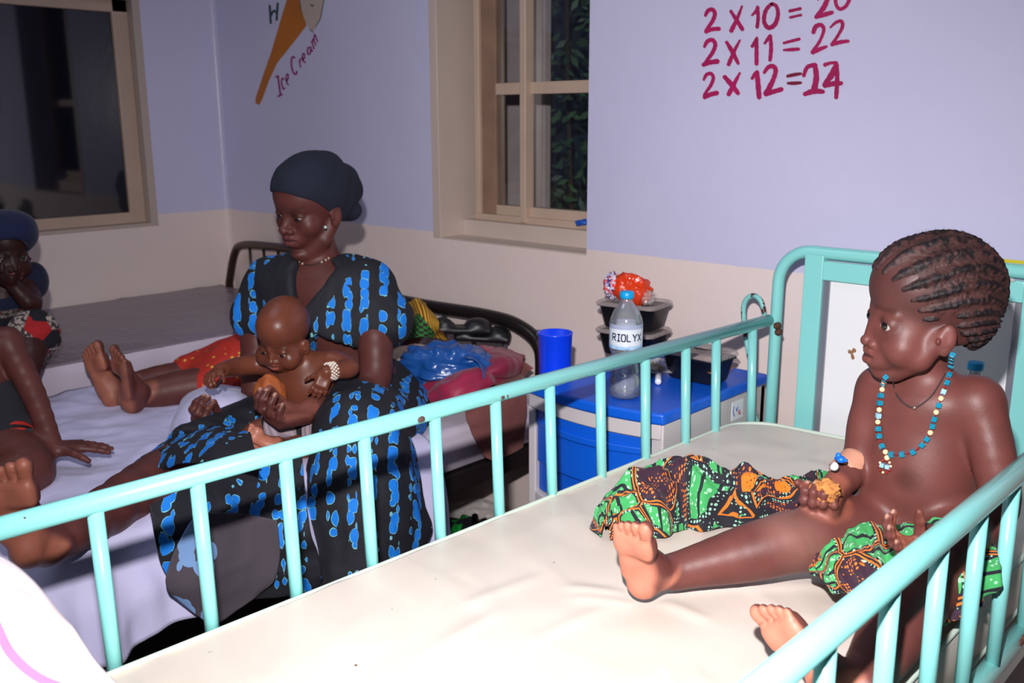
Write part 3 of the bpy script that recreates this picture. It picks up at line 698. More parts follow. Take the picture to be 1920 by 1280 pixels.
L3d = [([(1476, 143), (1490, 140), (1503, 138)], [6, 7, 5]), ([(1477, 156), (1490, 156), (1503, 155)], [5, 7, 5])]
for nm, st, mm in (('painted_sum', L1, 'brush'), ('painted_sum', L2, 'brush'), ('painted_sum', L3, 'brush'), ('painted_digit', L3b, 'brush'), ('painted_answer', L3c, 'brush'), ('painted_equals_sign', L3d, 'brush_dark')):
    strokes(nm, st, M[mm], wall_back)
# ice cream cone and words
def poly(name, pts, m, off):
    b = MB(); c = np.mean(pts, 0); vs = []
    for q in [c]+list(pts): p = PY(q[0], q[1], WY); vs.append((p[0], WY-off, p[2]))
    n = len(pts); b.add(vs, [(0, 1+i, 1+(i+1) % n) for i in range(n)]); return b.build(name, m, wall_back, smooth=False)
poly('painted_cone', [(540, -6), (568, -6), (570, 20), (575, 48), (552, 78), (536, 98), (520, 118), (505, 150), (492, 186), (486, 197), (479, 193), (480, 182), (494, 140), (508, 100), (520, 60), (530, 25)], M['cone'], .0010)
poly('painted_ice_cream', [(562, -6), (610, -6), (604, 20), (602, 36), (592, 52), (587, 60), (580, 52), (572, 38), (566, 20)], M['coneout'], .0013)
strokes('painted_outline', [([(562, -5), (565, 18), (573, 36), (582, 55), (588, 61)], 1.6), ([(609, -5), (604, 20), (601, 35), (592, 50)], 1.4), ([(583, 8), (586, 12), (588, 9)], 2.0), ([(588, 27), (591, 28)], 1.6)], M['greenp'], wall_back)
strokes('painted_letter', [([(506, 10), (508, 44)], 4), ([(521, 6), (519, 38)], 4), ([(508, 30), (514, 20), (520, 26)], 4)], M['greenp'], wall_back)
S4 = lambda x, y: (420+x/4.8, y/4.8)
wl = [([(465, 695), (490, 680)], 12), ([(488, 685), (500, 780), (510, 850)], 14), ([(488, 868), (525, 848)], 14),
      ([(520, 690), (560, 725), (540, 760)], 0)][:3]
wl += [([(545, 715), (525, 705), (520, 750), (535, 800), (550, 790)], 12), ([(560, 735), (580, 700), (575, 665), (560, 690), (570, 750), (585, 765)], 11),
       ([(640, 520), (615, 515), (608, 580), (625, 650), (648, 668), (658, 640)], 14), ([(680, 540), (690, 605)], 12), ([(684, 560), (695, 525), (705, 520)], 10), ([(705, 545), (728, 515), (722, 480), (708, 500), (720, 555), (738, 560)], 11),
       ([(775, 430), (758, 430), (755, 480), (775, 485), (785, 440)], 12), ([(783, 420), (790, 460), (800, 455)], 11), ([(790, 370), (812, 440)], 12), ([(797, 385), (805, 350), (828, 410)], 11), ([(812, 365), (818, 310), (845, 378)], 11)]
strokes('painted_words', [([S4(*p) for p in s[0]], s[1]/4.8*1.15) for s in wl], simple('purple_brush_paint', srgb(150, 30, 110), .5), wall_back)
# ================================================================ COT
def rl(y): return -1.11+(y-.339)*(.088/1.61)       # left side rail x at y
def rr(y): return -.329+.010*y
HY = 1.965; RZ = .87; BZ = .592
cot = empty('hospital_cot', (-.70, 1.0, 0), 'turquoise metal hospital cot with barred sides and white headboard panel', 'bed')
te = M['teal']
def arc2(cx, cz, r, a0, a1, y, n=8): return [(cx+r*math.cos(math.radians(a)), y, cz+r*math.sin(math.radians(a))) for a in np.linspace(a0, a1, n)]
hx0, hx1, hz = -1.010, -.345, 1.034
b = MB(); R_ = .075
b.tube([(hx0, HY, .0), (hx0, HY, hz-R_)]+arc2(hx0+R_, hz-R_, R_, 180, 90, HY)[1:]+[(hx1-R_, HY, hz)]+arc2(hx1-R_, hz-R_, R_, 90, 0, HY)[1:]+[(hx1, HY, 0)], .0135, 16)
hb = b.build('headboard', te, cot)
b = MB(); b.box((-.945, HY-.012, .52), (-.902, HY+.012, hz-.004)); b.box((-.503, HY-.012, .52), (-.46, HY+.012, hz-.004)); b.box((-.9021, HY-.012, .976), (-.5029, HY+.012, 1.017)); b.box((-.9021, HY-.012, .50), (-.5029, HY+.012, .56))
b.build('panel_frame', te, hb, smooth=False, bevel=.002)
alu = simple('grey_aluminium', srgb(150, 150, 162), .35, .6)
for xa in (-.902, -.517): b = MB(); b.box((xa, HY-.004, .56), (xa+.014, HY+.010, .976)); b.build('edge_strip', alu, hb, smooth=False)
b = MB(); b.box((-.89, HY+.002, .555), (-.515, HY+.008, .978)); b.build('panel', M['white_board'], hb, smooth=False, label='white painted panel with a chipped brown spot')
q = PY(1599, 662, HY+.001); b = MB()
for i in range(7): b.sphere(q+np.array([random.gauss(0, .003), .0012, random.gauss(0, .0055)]), .0042, 8, (1, .25, 1.2))
b.build('chipped_spot', simple('chipped_brown', srgb(170, 120, 86), .9, var=.4, vscale=300), hb)
b = MB()
for (x, z) in ((hx0+.012, .862), (hx0+.016, .848)): b.lathe([(0, 0), (.008, 0), (.008, .008), (.004, .01), (.004, .016), (0, .016)], (x, HY-.012, z), (0, -1, 0), 10)
b.build('bolt', M['rust'], hb)
fb = MB(); FY = .12
fb.tube([(-1.122, FY, 0), (-1.122, FY, .92)]+arc2(-1.122+R_, .92, R_, 180, 90, FY)[1:]+[(-.328-R_, FY, .995)]+arc2(-.328-R_, .92, R_, 90, 0, FY)[1:]+[(-.328, FY, 0)], .0135, 12)
fbo = fb.build('footboard', te, cot)
b = MB()
for k in range(6): b.tube([(-1.01+.115*k, FY, .5), (-1.01+.115*k, FY, .993)], .008, 8)
b.tube([(-1.122, FY, .5), (-.328, FY, .5)], .0115, 10); b.build('bar', te, fbo)
ys = [0.226, .328, .4318, .5585, .6851, .8143, .9469, 1.0744, 1.2019, 1.3337, 1.4646, 1.5938, 1.70, 1.836]
tops = [(181, 963), (375, 911), (541, 865), (692, 825), (824, 787.5), (939, 756), (1041, 727.5), (1132, 700), (1214.5, 676), (1286, 654), (1347.5, 639), (1410, 619)]
yb = []
for t in tops:
    p = PZ(*t, RZ-.013); yb.append(p[1])
yb = [yb[0]-.125*i for i in (2, 1)]+yb
side = MB(); side.tube([(rl(FY), FY, RZ), (rl(1.0), 1.0, RZ), (rl(HY-.012), HY-.012, RZ)], .0137, 16); lo_ = side.build('side_rail', te, cot)
b = MB(); b.tube([(rl(FY)+.012, FY, BZ), (rl(HY)+.012, HY, BZ)], .0137, 14); b.build('bottom_tube', te, lo_)
for y in yb:
    b = MB(); xm = rl(y); b.tube([(xm, y, RZ-.008), (xm+.010, y, BZ)], .0098, 12); b.build('bar', te, lo_)
chipm = simple('bare_rust_chip', srgb(92, 68, 64), .8)
for (x, y, r) in ((790, 786, .0065), (943, 745, .0040), (952, 742, .0022), (962, 723, .0058)):
    b = MB(); c = PZ(x, y, RZ); c = c-nrm(c-O0)*.0128; b.sphere(c, r, 10, (.35, 1.15, .8)); b.build('paint_chip', chipm, lo_)
side = MB(); side.tube([(rr(FY), FY, RZ), (rr(HY), HY, RZ)], .0145, 18); ro = side.build('side_rail', te, cot)
b = MB(); b.tube([(rr(FY), FY, BZ), (rr(HY), HY, BZ)], .0145, 16); b.build('bottom_tube', te, ro)
for t in ((1588, 1240), (1698, 1110), (1790, 1020), (1860, 955), (1915, 905)):
    pass
rby = [PZ(x, y, RZ)[1] for x, y in ((1588, 1200), (1706, 1095), (1797, 1015), (1868, 950), (1925, 897))]
dy = np.mean(np.diff(rby)); rby = [rby[0]-dy*i for i in (4, 3, 2, 1)]+rby+[rby[-1]+dy*i for i in (1, 2, 3, 4)]
for y in rby:
    if FY+.05 < y < HY-.04:
        b = MB(); b.tube([(rr(y), y, RZ-.008), (rr(y)+.002, y, BZ)], .0098, 12); b.build('bar', te, ro)
b = MB()
for (x, y, r) in ((1900, 1200, .012), (1893, 1222, .010), (1912, 1190, .009)):
    c = PX(x, y, rr(1.3)); c = np.array([c[0]+.012, c[1], BZ+.004]); b.sphere(c, r, 10, (.3, 1.2, .75))
b.build('paint_chip', simple('bare_rust_chip2', srgb(104, 72, 62), .8), ro)
# latch rod with hooked top
b = MB(); Ylr = 2.0
pts = [PY(1420, 822, Ylr), PY(1410, 700, Ylr), PY(1400, 640, Ylr), PY(1394, 585, Ylr), PY(1399, 562, Ylr), PY(1413, 554, Ylr), PY(1427, 565, Ylr), PY(1433, 590, Ylr), PY(1434, 612, Ylr)]
def tealw():
    t = NT('worn_teal'); n = t.noise(t.mapping(), 45, 4)[0]; t.base(t.mix(t.step(n, .5, .54), srgb(134, 206, 200), srgb(70, 42, 36))); t.set(Roughness=.4); return t.m
b.tube(catmull(pts, 6), .0062, 10); b.build('latch_rod', tealw(), cot, label='worn hooked rod behind the corner post')
b = MB()
for z0 in (.46, ):
    b.box((-1.09, FY, z0), (-1.065, HY, z0+.04)); b.box((-.37, FY, z0), (-.345, HY, z0+.04))
    for k in range(8): b.box((-1.09, FY+.1+k*.24, z0+.03), (-.345, FY+.14+k*.24, z0+.045))
b.build('base_frame', te, cot, smooth=False, bevel=.002)
# mattress
MZ = .657
def outline(inset=0, n=10):
    c = [(-1.090+inset, .15+inset, .03), (-.352-inset, .15+inset, .03), (-.352-inset, 1.925-inset, .05), (-1.026+inset, 1.875-inset, .10)]
    pts = []
    cs = [(c[0], 180, 270), (c[1], 270, 360), (c[2], 0, 90), (c[3], 90, 180)]
    for (x, y, r), a0, a1 in cs:
        cx = x+(r if x < -.7 else -r); cy = y+(r if y < 1 else -r)
        for a in np.linspace(a0, a1, n): pts.append((cx+r*math.cos(math.radians(a)), cy+r*math.sin(math.radians(a))))
    return pts
o0 = outline()
b = MB(); N = len(o0); cen = np.mean(o0, 0); rings = []
# dense polar rings for the top so it can carry dents
o0d = []
for i in range(N):
    a = np.array(o0[i]); c2 = np.array(o0[(i+1) % N]); m_ = max(1, int(np.linalg.norm(c2-a)/.016))
    for j in range(m_): o0d.append(a+(c2-a)*j/m_)
o0d = np.array(o0d); N = len(o0d)
def mz(x, y):
    e = 0
    w = vnoise(np.array([x*3+1, y*3, 0])) * .004
    # soft dents around the sitter and folds across the cover
    d = math.hypot((x+.44)/.20, (y-1.38)/.20); e -= .010*math.exp(-d*d)
    d = math.hypot((x+.70)/.05, (y-1.02)/.07); e -= .004*math.exp(-d*d)
    p2 = np.array([x, y])
    for a, b_, h_ in CR:
        ba = b_-a; t = min(1, max(0, (p2-a)@ba/(ba@ba))); dd = np.linalg.norm(p2-a-t*ba); e += h_*math.exp(-(dd/.014)**2)*(1-abs(2*t-1)**3*.7)
    u = (x*.55+y*.83); v = (-x*.83+y*.55)
    e += .0040*max(0, ridge(np.array([u*9, v*2.5, 3.3]), 2)-.55)
    return MZ+w+e-.002
ts = list(np.linspace(1, .02, 84))
CR = [((1060, 1100), (1175, 1112), .0035), ((1075, 1120), (1190, 1128), .003), ((1240, 1122), (1330, 1165), .003), ((1255, 1108), (1530, 1078), .0035), ((1400, 1105), (1560, 1088), .003), ((860, 1140), (1010, 1080), .0025), ((820, 1215), (930, 1150), .0025), ((1000, 1200), (1150, 1130), .002), ((1060, 930), (1110, 1010), .002), ((1560, 1130), (1640, 1160), .003), ((1520, 860), (1600, 900), .003)]
CR = [(PZ(*a, MZ)[:2], PZ(*b_, MZ)[:2], h_) for a, b_, h_ in CR]
vs = []
zside = [(-.105, 1.0, -.004), (-.100, 1.0, .0), (-.05, 1.0, .003), (-.012, 1.0, .002), (-.003, 1.0, -.002)]
for dz, s, off in zside:
    for p in o0d:
        q = p+nrm(p-cen)*off; vs.append((q[0], q[1], MZ+dz))
for t in ts[1:]:
    for p in o0d: q = cen+(p-cen)*t; vs.append((q[0], q[1], mz(q[0], q[1])))
m_ = len(vs)//N; fs = [(i*N+k, i*N+(k+1) % N, (i+1)*N+(k+1) % N, (i+1)*N+k) for i in range(m_-1) for k in range(N)]+[tuple((m_-1)*N+k for k in range(N)), tuple(range(N))[::-1]]
b.add(vs, fs); mat_o = b.build('cot_mattress', M['mattress']); tag(mat_o, 'cream vinyl mattress lying in the turquoise cot', 'mattress')
b = MB(); pl = [(p[0], p[1], MZ-.001) for p in o0d]; b.tube(pl+[pl[0], pl[1]], .0042, 8); b.build('piping', M['piping'], mat_o)
b = MB(); pl = [(p[0], p[1], MZ-.095) for p in o0d]; b.tube(pl+[pl[0], pl[1]], .004, 8); b.build('piping', M['piping'], mat_o)
# yellow stick + clear scrap on the headboard rail, crumb
b = MB(); a = PY(1851, 494, HY); c = PY(1960, 505, HY); a[2] = c[2] = hz+.0175
b.tube([a, a+(c-a)*.12, a+(c-a)*.9, c], [.001, .0035, .0035, .003], 6); tag(b.build('pencil', simple('yellow_paint', srgb(210, 198, 40), .5), smooth=False), 'yellow pencil lying on the cot headboard rail', 'pencil')
b = MB(); c = PY(1888, 524, HY-.016); b.sphere(c, .010, 10, (1.6, .3, .5)); o = b.build('plastic_scrap', M['film_clear']); tag(o, 'small clear plastic scrap stuck on the headboard frame', 'scrap')
# bottle helper -----------------------------------------------------------
GL = dict(R=[([(0,0),(0,1)],), ([(0,1),(.6,1),(.7,.75),(.6,.52),(0,.5)],), ([(.3,.5),(.75,0)],)], I=[([(.3,0),(.3,1)],), ([(.05,0),(.55,0)],), ([(.05,1),(.55,1)],)], O=[([(.1,0),(.65,0),(.75,.5),(.65,1),(.1,1),(0,.5),(.1,0)],)], L=[([(0,1),(0,0)],), ([(0,0),(.6,0)],)], Y=[([(0,1),(.37,.5)],), ([(.75,1),(.37,.5)],), ([(.37,.5),(.37,0)],)], X=[([(0,1),(.75,0)],), ([(.75,1),(0,0)],)])
def bottle(loc, r, H, label, name='water_bottle', text=True, face=None, fill=.42):
    e = empty(name, loc, label, 'bottle'); x, y, z = loc
    prof = [(0, .004), (r*.80, .0), (r*.96, .006), (r, .02), (r, H*.18), (r*.93, H*.20), (r*.97, H*.23), (r*.98, H*.27), (r*.90, H*.30), (r*.86, H*.36), (r*.88, H*.41), (r*.98, H*.45), (r, H*.47), (r, H*.70), (r*.96, H*.74), (r*.78, H*.81), (r*.45, H*.88), (r*.36, H*.90), (r*.35, H*.945)]
    b = MB(); b.lathe(prof, loc, n=40, caps=False)
    b.lathe([(max(p[0]-.0012, 0), p[1]+(.001 if i < 3 else 0)) for i, p in enumerate(prof)][::-1], loc, n=40, caps=False); body = b.build('bottle_body', M['glassy'], e)
    wp = [(0, .006)]+[(p[0]-.0018, max(p[1], .006)) for p in prof[1:] if p[1] < H*fill]
    wr = np.interp(H*fill, [p[1] for p in prof[1:]], [p[0] for p in prof[1:]])-.0018; wp += [(wr, H*fill), (0, H*fill)]
    b = MB(); b.lathe(wp, loc, n=40, caps=False); b.build('water', M['water'], body)
    b = MB(); b.lathe([(0, 0), (r*.42, 0), (r*.44, .004), (r*.44, H*.055), (r*.38, H*.065), (0, H*.065)], (x, y, z+H*.925), n=28); b.build('bottle_cap', M['cap'], e, label='turquoise screw cap')
    if text:
        t = NT('bottle_label'); sx = t.n('ShaderNodeSeparateXYZ'); t.l(t.tc.outputs['Object'], sx.inputs[0]); zz = sx.outputs[2]
        nn = t.noise(t.mapping((1, 1, 1.6)), 40, 4, .6)[0]; lo = t.step(t.math('SUBTRACT', zz, t.math('MULTIPLY', nn, .02)), z+H*.50-.012, z+H*.53-.012)
        c1 = t.mix(t.step(nn, .4, .6), srgb(110, 178, 228), srgb(190, 220, 240)); hi = t.step(zz, z+H*.655, z+H*.665)
        t.base(t.mix(hi, t.mix(lo, c1, srgb(226, 232, 240)), srgb(170, 178, 205))); t.set(Roughness=.3)
        b = MB(); b.lathe([(r+.0006, H*.475), (r+.0006, H*.70)], loc, n=48, caps=False); lb = b.build('bottle_label', t.m, e)
        b = MB(); fa = face; lw = H*.052; u = -2.6*lw
        def cm(uu, vv): a = fa+uu/(r+.001); return (x+(r+.0013)*math.cos(a), y+(r+.0013)*math.sin(a), z+H*.555+vv)
        for ch in 'RIOLYX':
            for (st,) in GL[ch]:
                P = [(u+p[0]*lw*1.0, p[1]*H*.062) for p in st]
                for i in range(len(P)-1): ribbon(b, [P[i], P[i+1]], H*.0115, cm)
            u += lw*(.78 if ch == 'I' else 1.02)
        b.build('lettering', simple('navy_ink', srgb(22, 30, 70), .5), lb)
    return e
# ================================================================ BEDSIDE CABINET
cx0, cx1, cy0, cy1, cz = -1.440, -1.062, 1.600, 2.03, .725
cab = empty('bedside_cabinet', ((cx0+cx1)/2, (cy0+cy1)/2, 0), 'blue and pale grey plastic bedside cabinet between the two beds', 'cabinet')
def bowed(mb, z0, z1, x0, x1, yb, yf, bow, n=18, inset=0):
    xs = np.linspace(x0, x1, n); fr = [(x, yf-bow*(1-((2*(x-x0)/(x1-x0)-1))**2)) for x in xs]
    pts = fr+[(x1, yb), (x0, yb)]; k = len(pts)
    vs = [(p[0], p[1], z0) for p in pts]+[(p[0], p[1], z1) for p in pts]
    mb.add(vs, [(i, (i+1) % k, k+(i+1) % k, k+i) for i in range(k)]+[tuple(range(k))[::-1], tuple(k+i for i in range(k))])
b = MB(); b.box((cx0, cy0, .05), (cx0+.022, cy1, cz-.028)); b.box((cx1-.03, cy0, .05), (cx1, cy1, cz-.028)); b.box((cx0, cy1-.02, .05), (cx1, cy1, cz-.028)); bowed(b, .05, .08, cx0+.022, cx1-.03, cy1-.02, cy0, .02)
bowed(b, cz-.062, cz-.028, cx0+.004, cx1-.004, cy1-.02, cy0-.004, .030)
bowed(b, .425, .455, cx0+.02, cx1-.028, cy1-.02, cy0, .034)
cb = b.build('cabinet_body', M['cabinet_grey'], cab, smooth=False, bevel=.003)
b = MB(); bowed(b, cz-.028, cz-.002, cx0-.004, cx1+.006, cy1, cy0-.008, .032); b.build('cabinet_top', M['cabinet_blue'], cab, smooth=False, bevel=.006)
b = MB(); b.box((cx0+.02, cy0+.05, cz-.002), (cx1-.02, cy1-.01, cz+.0)); 
b = MB(); bowed(b, .53, cz-.064, cx0+.024, cx1-.032, cy0+.20, cy0+.004, .034); dr = b.build('drawer', M['cabinet_blue'], cab, smooth=False, bevel=.004)
b = MB(); bowed(b, cz-.105, cz-.088, cx0+.024, cx1-.032, cy0+.03, cy0+.002, .040); b.build('drawer_handle', M['cabinet_blue'], dr, smooth=False, bevel=.003)
b = MB(); bowed(b, .457, .528, cx0+.024, cx1-.032, cy0+.20, cy0+.010, .030); b.build('drawer_lip', M['cabinet_blue'], dr, smooth=False, bevel=.004)
b = MB(); bowed(b, .085, .423, cx0+.024, cx1-.032, cy0+.03, cy0+.004, .034); b.build('door', M['cabinet_blue'], cab, smooth=False, bevel=.006)
for (x, y) in ((cx0+.04, cy0+.05), (cx1-.04, cy0+.05), (cx0+.04, cy1-.05), (cx1-.04, cy1-.05)):
    b = MB(); b.lathe([(0, -.012), (.025, -.012), (.025, .012), (0, .012)], (x, y, .025), (1, 0, 0), 16); b.box((x-.012, y-.015, .025), (x+.012, y+.015, .052)); b.build('castor', M['black_plastic'], cab)
q = PX(1383, 768, cx1+.001); b = MB(); b.box((cx1, q[1]-.025, q[2]-.022), (cx1+.0012, q[1]+.025, q[2]+.022)); st = b.build('sticker', M['white'], cab, smooth=False)
b = MB(); mp = lambda u, v: (cx1+.0018, q[1]+u, q[2]+v)
ribbon(b, [(-.018, .012), (-.021, .0), (-.014, -.012)], .003, mp); ribbon(b, [(-.008, .006), (-.004, -.002), (.0, .008)], .003, mp); b.build('sticker_mark', simple('sticker_blue', srgb(30, 70, 190), .5), st, smooth=False)
b = MB(); ribbon(b, [(.002, -.008), (.010, -.002), (.006, -.012), (.016, -.010)], .003, mp); b.build('sticker_mark', simple('sticker_pink', srgb(210, 60, 110), .5), st, smooth=False)
# things on the cabinet
TZ = cz+.0
loc = PZ(1171, 742, TZ); fa = math.atan2(-loc[1], -loc[0])
bottle((loc[0], loc[1], TZ), .0355, .236, 'clear water bottle with turquoise cap on the blue cabinet top', face=fa)
loc = PZ(1040, 700, TZ)+np.array([0.005, -.005, 0]); x, y = loc[0], loc[1]
cup = empty('plastic_cup', (x, y, TZ), 'bright blue plastic cup at the left end of the cabinet top', 'cup')
b = MB(); b.lathe([(0, .0), (.036, 0), (.038, .004), (.0405, .098), (.042, .100), (.042, .103), (.039, .103), (.036, .008), (0, .006)], (x, y, TZ), n=36, caps=False); b.build('cup_body', M['cup_blue'], cup)
b = MB(); b.tube(catmull([(x-.036, y+.018, TZ+.085), (x-.062, y+.03, TZ+.08), (x-.066, y+.033, TZ+.045), (x-.037, y+.018, TZ+.025)], 6), .0045, 8); b.build('cup_handle', M['cup_blue'], cup)
def tub(name, c, z, rotz, sx, sy, hh, label, lid='closed', food=False, group=None):
    e = empty(name, (c[0], c[1], z), label, 'container', group); Rm = Matrix.Translation((c[0], c[1], z))@Matrix.Rotation(rotz, 4, 'Z')
    def ring(ax, ay, zz, r=.018, n=6):
        out = []
        for (qx, qy, a0) in ((1, 1, 0), (-1, 1, 90), (-1, -1, 180), (1, -1, 270)):
            for a in np.linspace(a0, a0+90, n): out.append(tuple(Rm@Vector((qx*(ax-r)+r*math.cos(math.radians(a)), qy*(ay-r)+r*math.sin(math.radians(a)), zz))))
        return out
    def loft(mb, rs, c0=False, c1=False):
        k = len(rs[0]); vs = [v for r in rs for v in r]; fs = [(i*k+j, i*k+(j+1) % k, (i+1)*k+(j+1) % k, (i+1)*k+j) for i in range(len(rs)-1) for j in range(k)]
        if c0: fs.append(tuple(range(k))[::-1])
        if c1: fs.append(tuple((len(rs)-1)*k+j for j in range(k)))
        mb.add(vs, fs)
    b = MB(); loft(b, [ring(sx*.78, sy*.75, 0.001), ring(sx*.80, sy*.78, .004), ring(sx*.94, sy*.93, hh-.004), ring(sx, sy, hh-.004), ring(sx, sy, hh), ring(sx*.93, sy*.92, hh), ring(sx*.77, sy*.75, .006)], True, True)
    b.build('tub', M['black_plastic'], e)
    if food:
        b = MB(); n = 26; G = np.zeros((n, n, 3))
        for i in range(n):
            for j in range(n):
                u, v = (i/(n-1)*2-1), (j/(n-1)*2-1); q = Rm@Vector((u*sx*.88, v*sy*.86, hh-.012+.007*fbm(np.array([u*3, v*3, 2.0]), 3)-.004*(u*u+v*v)**2)); G[i, j] = q
        b.grid(G); b.build('food', M['food'], e)
    b = MB()
    if lid == 'closed':
        loft(b, [ring(sx*1.03, sy*1.04, hh-.002), ring(sx*1.04, sy*1.05, hh+.004), ring(sx*.98, sy*.98, hh+.009), ring(sx*.93, sy*.92, hh+.006), ring(sx*.2, sy*.2, hh+.006)], False, True)
    else:
        loft(b, [ring(sx*1.02, sy*1.03, hh+.001), ring(sx*1.05, sy*1.06, hh+.005), ring(sx*.98, sy*.97, hh+.014), ring(sx*.90, sy*.88, hh+.012), ring(sx*.2, sy*.2, hh+.013)], False, True)
    b.build('lid', M['lidfilm'], e, label='clear plastic lid'); return e
st = PZ(1187, 662, TZ); ca = math.radians(6)
tub('food_container', (st[0], st[1]), TZ, ca, .082, .060, .060, 'black food container under another, behind the water bottle', group='stacked black food containers')
tub('food_container', (st[0], st[1]), TZ+.071, ca+.04, .082, .060, .060, 'black food container stacked on top, holding up the orange packet', group='stacked black food containers')
t3 = PZ(1308, 708, TZ); tub('food_container', (t3[0]+.0, t3[1]+.0), TZ, math.radians(-2), .078, .052, .058, 'black tub of brown food with a clear lid on the cabinet right end', 'open', True)
# orange packet
pc = PZ(1178, 563, TZ+.145); b = MB(); n = 40
def blob(name, c, r, R, m, seed, amp=.25, freq=2.2, parent=None, n=48, flat=0, label=None, ridged=True, pw=1.0):
    b = MB(); b.sphere((0, 0, 0), 1, n); V = np.array(b.v); D = V.copy()
    nn = (ridge(D*freq+seed, 3) if ridged else fbm(D*freq+seed, 3))
    V = D*(1+amp*(nn[:, None]-.2)*pw); V = V*np.array(r)
    if flat: V[:, 2] = np.maximum(V[:, 2], -flat)
    V = V@np.array(R)+np.array(c); b.v = [tuple(v) for v in V]; return b.build(name, m, parent, label=label)
pk = empty('snack_packet', pc, 'orange wrapped snack packet with a silvery crumpled end on the stacked containers', 'packet')
Rp = frame3([.8, .3, -.15], [0, 0, 1])
blob('packet_body', pc+np.array([0.008, 0, .030]), (.046, .028, .034), Rp, M['film_red'], 3.1, .22, 1.8, pk)
def printfilm():
    t = NT('printed_wrapper'); v = t.vor(t.mapping(), 150)[1]; sx = t.n('ShaderNodeSeparateColor'); t.l(v, sx.inputs[0])
    t.base(t.mix(t.step(sx.outputs[0], .5, .55), t.mix(t.step(sx.outputs[1], .5, .55), srgb(60, 60, 140), srgb(230, 90, 90)), srgb(220, 210, 225))); t.set(Roughness=.15); return t.m
blob('packet_end', pc+np.array([-.036, -.024, .038]), (.014, .014, .024), frame3([.6, .5, 0], [0, 0, 1]), printfilm(), 8.2, .5, 3, pk, label='silvery printed crumpled end')
blob('packet_end', pc+np.array([.045, .012, .012]), (.020, .016, .014), I3, M['film_clear'], 5.2, .4, 3, pk, label='clear plastic end')
# marker tube and bag
mk = PZ(1234, 716, TZ+.007); b = MB(); d = nrm([-.5, .75, 0]); b.tube([mk-d*.0, mk+d*.002, mk+d*.06, mk+d*.062], [.006, .0072, .0072, .006], 14); o = b.build('white_tube', M['white']); tag(o, 'short white plastic tube lying by the black tub on the cabinet', 'tube')
bc = PZ(1205, 700, TZ+.006); o = blob('plastic_bag', bc+np.array([-.005, .035, .012]), (.05, .035, .014), I3, M['film_clear'], 1.3, .4, 3, None, flat=.006); tag(o, 'small clear bag with yellowish contents behind the bottle', 'bag')
o2 = blob('bag_contents', bc+np.array([-.005, .035, .010]), (.035, .022, .009), I3, simple('olive_paste', srgb(120, 104, 40), .6), 2.3, .2, 2, o)
# second bottle behind the child
p = PY(1829, 690, 1.84); bottle((p[0], p[1], MZ+.002), .034, p[2]-MZ+.012, 'clear bottle with blue cap standing on the cot mattress behind the child', text=False, fill=.0+.3)
# ================================================================ CHILD ON THE COT
SK = np.array(srgb(103, 58, 53)[:3]); SOLE = np.array(srgb(206, 132, 108)[:3]); PALM = np.array(srgb(150, 88, 70)[:3])
child = empty('person', (-.45, 1.40, MZ), 'shirtless small child with cornrows and a bead necklace sitting on the cot holding bread', 'person')
B = Body(); P = Paint(SK)
pel = PD(1750, 985, 1.43); che = PD(1732, 800, 1.39); nek = PD(1742, 716, 1.375)
hd = PD(1733, 577, 1.335)
shR = PD(1650, 728, 1.425); shL = PD(1834, 752, 1.325)
axx = nrm(shL-shR); fwd = nrm(np.cross(axx, nek-pel)); fwd = fwd if fwd[1] < 0 else -fwd; upx = nrm(np.cross(axx, fwd)); upx = upx if upx[2] > 0 else -upx
RT = np.array([axx, fwd, upx])
bel = PD(1722, 900, 1.41)
B.add([ell(pel+fwd*-.005, [.082, .068, .072], RT, .03), ell(bel+fwd*.004, [.083, .072, .088], RT, .04), ell(che, [.077, .056, .080], RT, .04), ell(che+upx*.045, [.078, .046, .035], RT, .03),
       cap(shR*.75+nek*.25-upx*.012, shL*.75+nek*.25-upx*.012, .026, .026, .03), cap(nek-upx*.02, hd-upx*.05, .031, .030, .02)], .02)
B.add([ell(shR, .032, k=.02), ell(shL, .033, k=.02)], .02)
B.cut(ell(PD(1689, 952, 1.345)+fwd*.012, [.008, .006, .003], RT), .012)       # navel
for (x, y, d) in ((1668, 818, 1.35), (1776, 842, 1.30)):
    q = PD(x, y, d)
# head
to = nrm([.3, -.954, 0]); rt = nrm([.954, .3, 0]); an = math.radians(65)
Fh = to*math.cos(an)-rt*math.sin(an); Uh = np.array([0, 0, 1.0])-.09*Fh+rt*.07; Fh = nrm(Fh+np.array([0, 0, .03]))
HH = .207
RH, LH = make_head(B, P, hd, Fh, Uh, HH, 'child', lid=.52, lipc=srgb(112, 64, 60), basec=SK, look=(.16, -.05), fr=child, ear=.74, brow=True)
# right arm (picture left) with fist round the bread
elR = PD(1612, 862, 1.43); wrR = PD(1562, 915, 1.385); fiR = PD(1535, 942, 1.365)
B.add(limb([shR, shR*.5+elR*.5-axx*.004, elR, wrR], [.030, .027, .0245, .0185], .006, 4), .012)
wrR = PD(1556, 912, 1.395); dR = nrm(to*1.0-rt*.12+np.array([0, 0, -.32]))
hR = make_hand(B, P, wrR, dR, np.array([0, 0, 1.]), -rt, .105, (.80, .78, .78, .80), .06, (.6, .5), PALM, .006, thumb_dir=nrm(dR*.7-rt*.35+np.array([0, 0, .6])), fat=1.12)
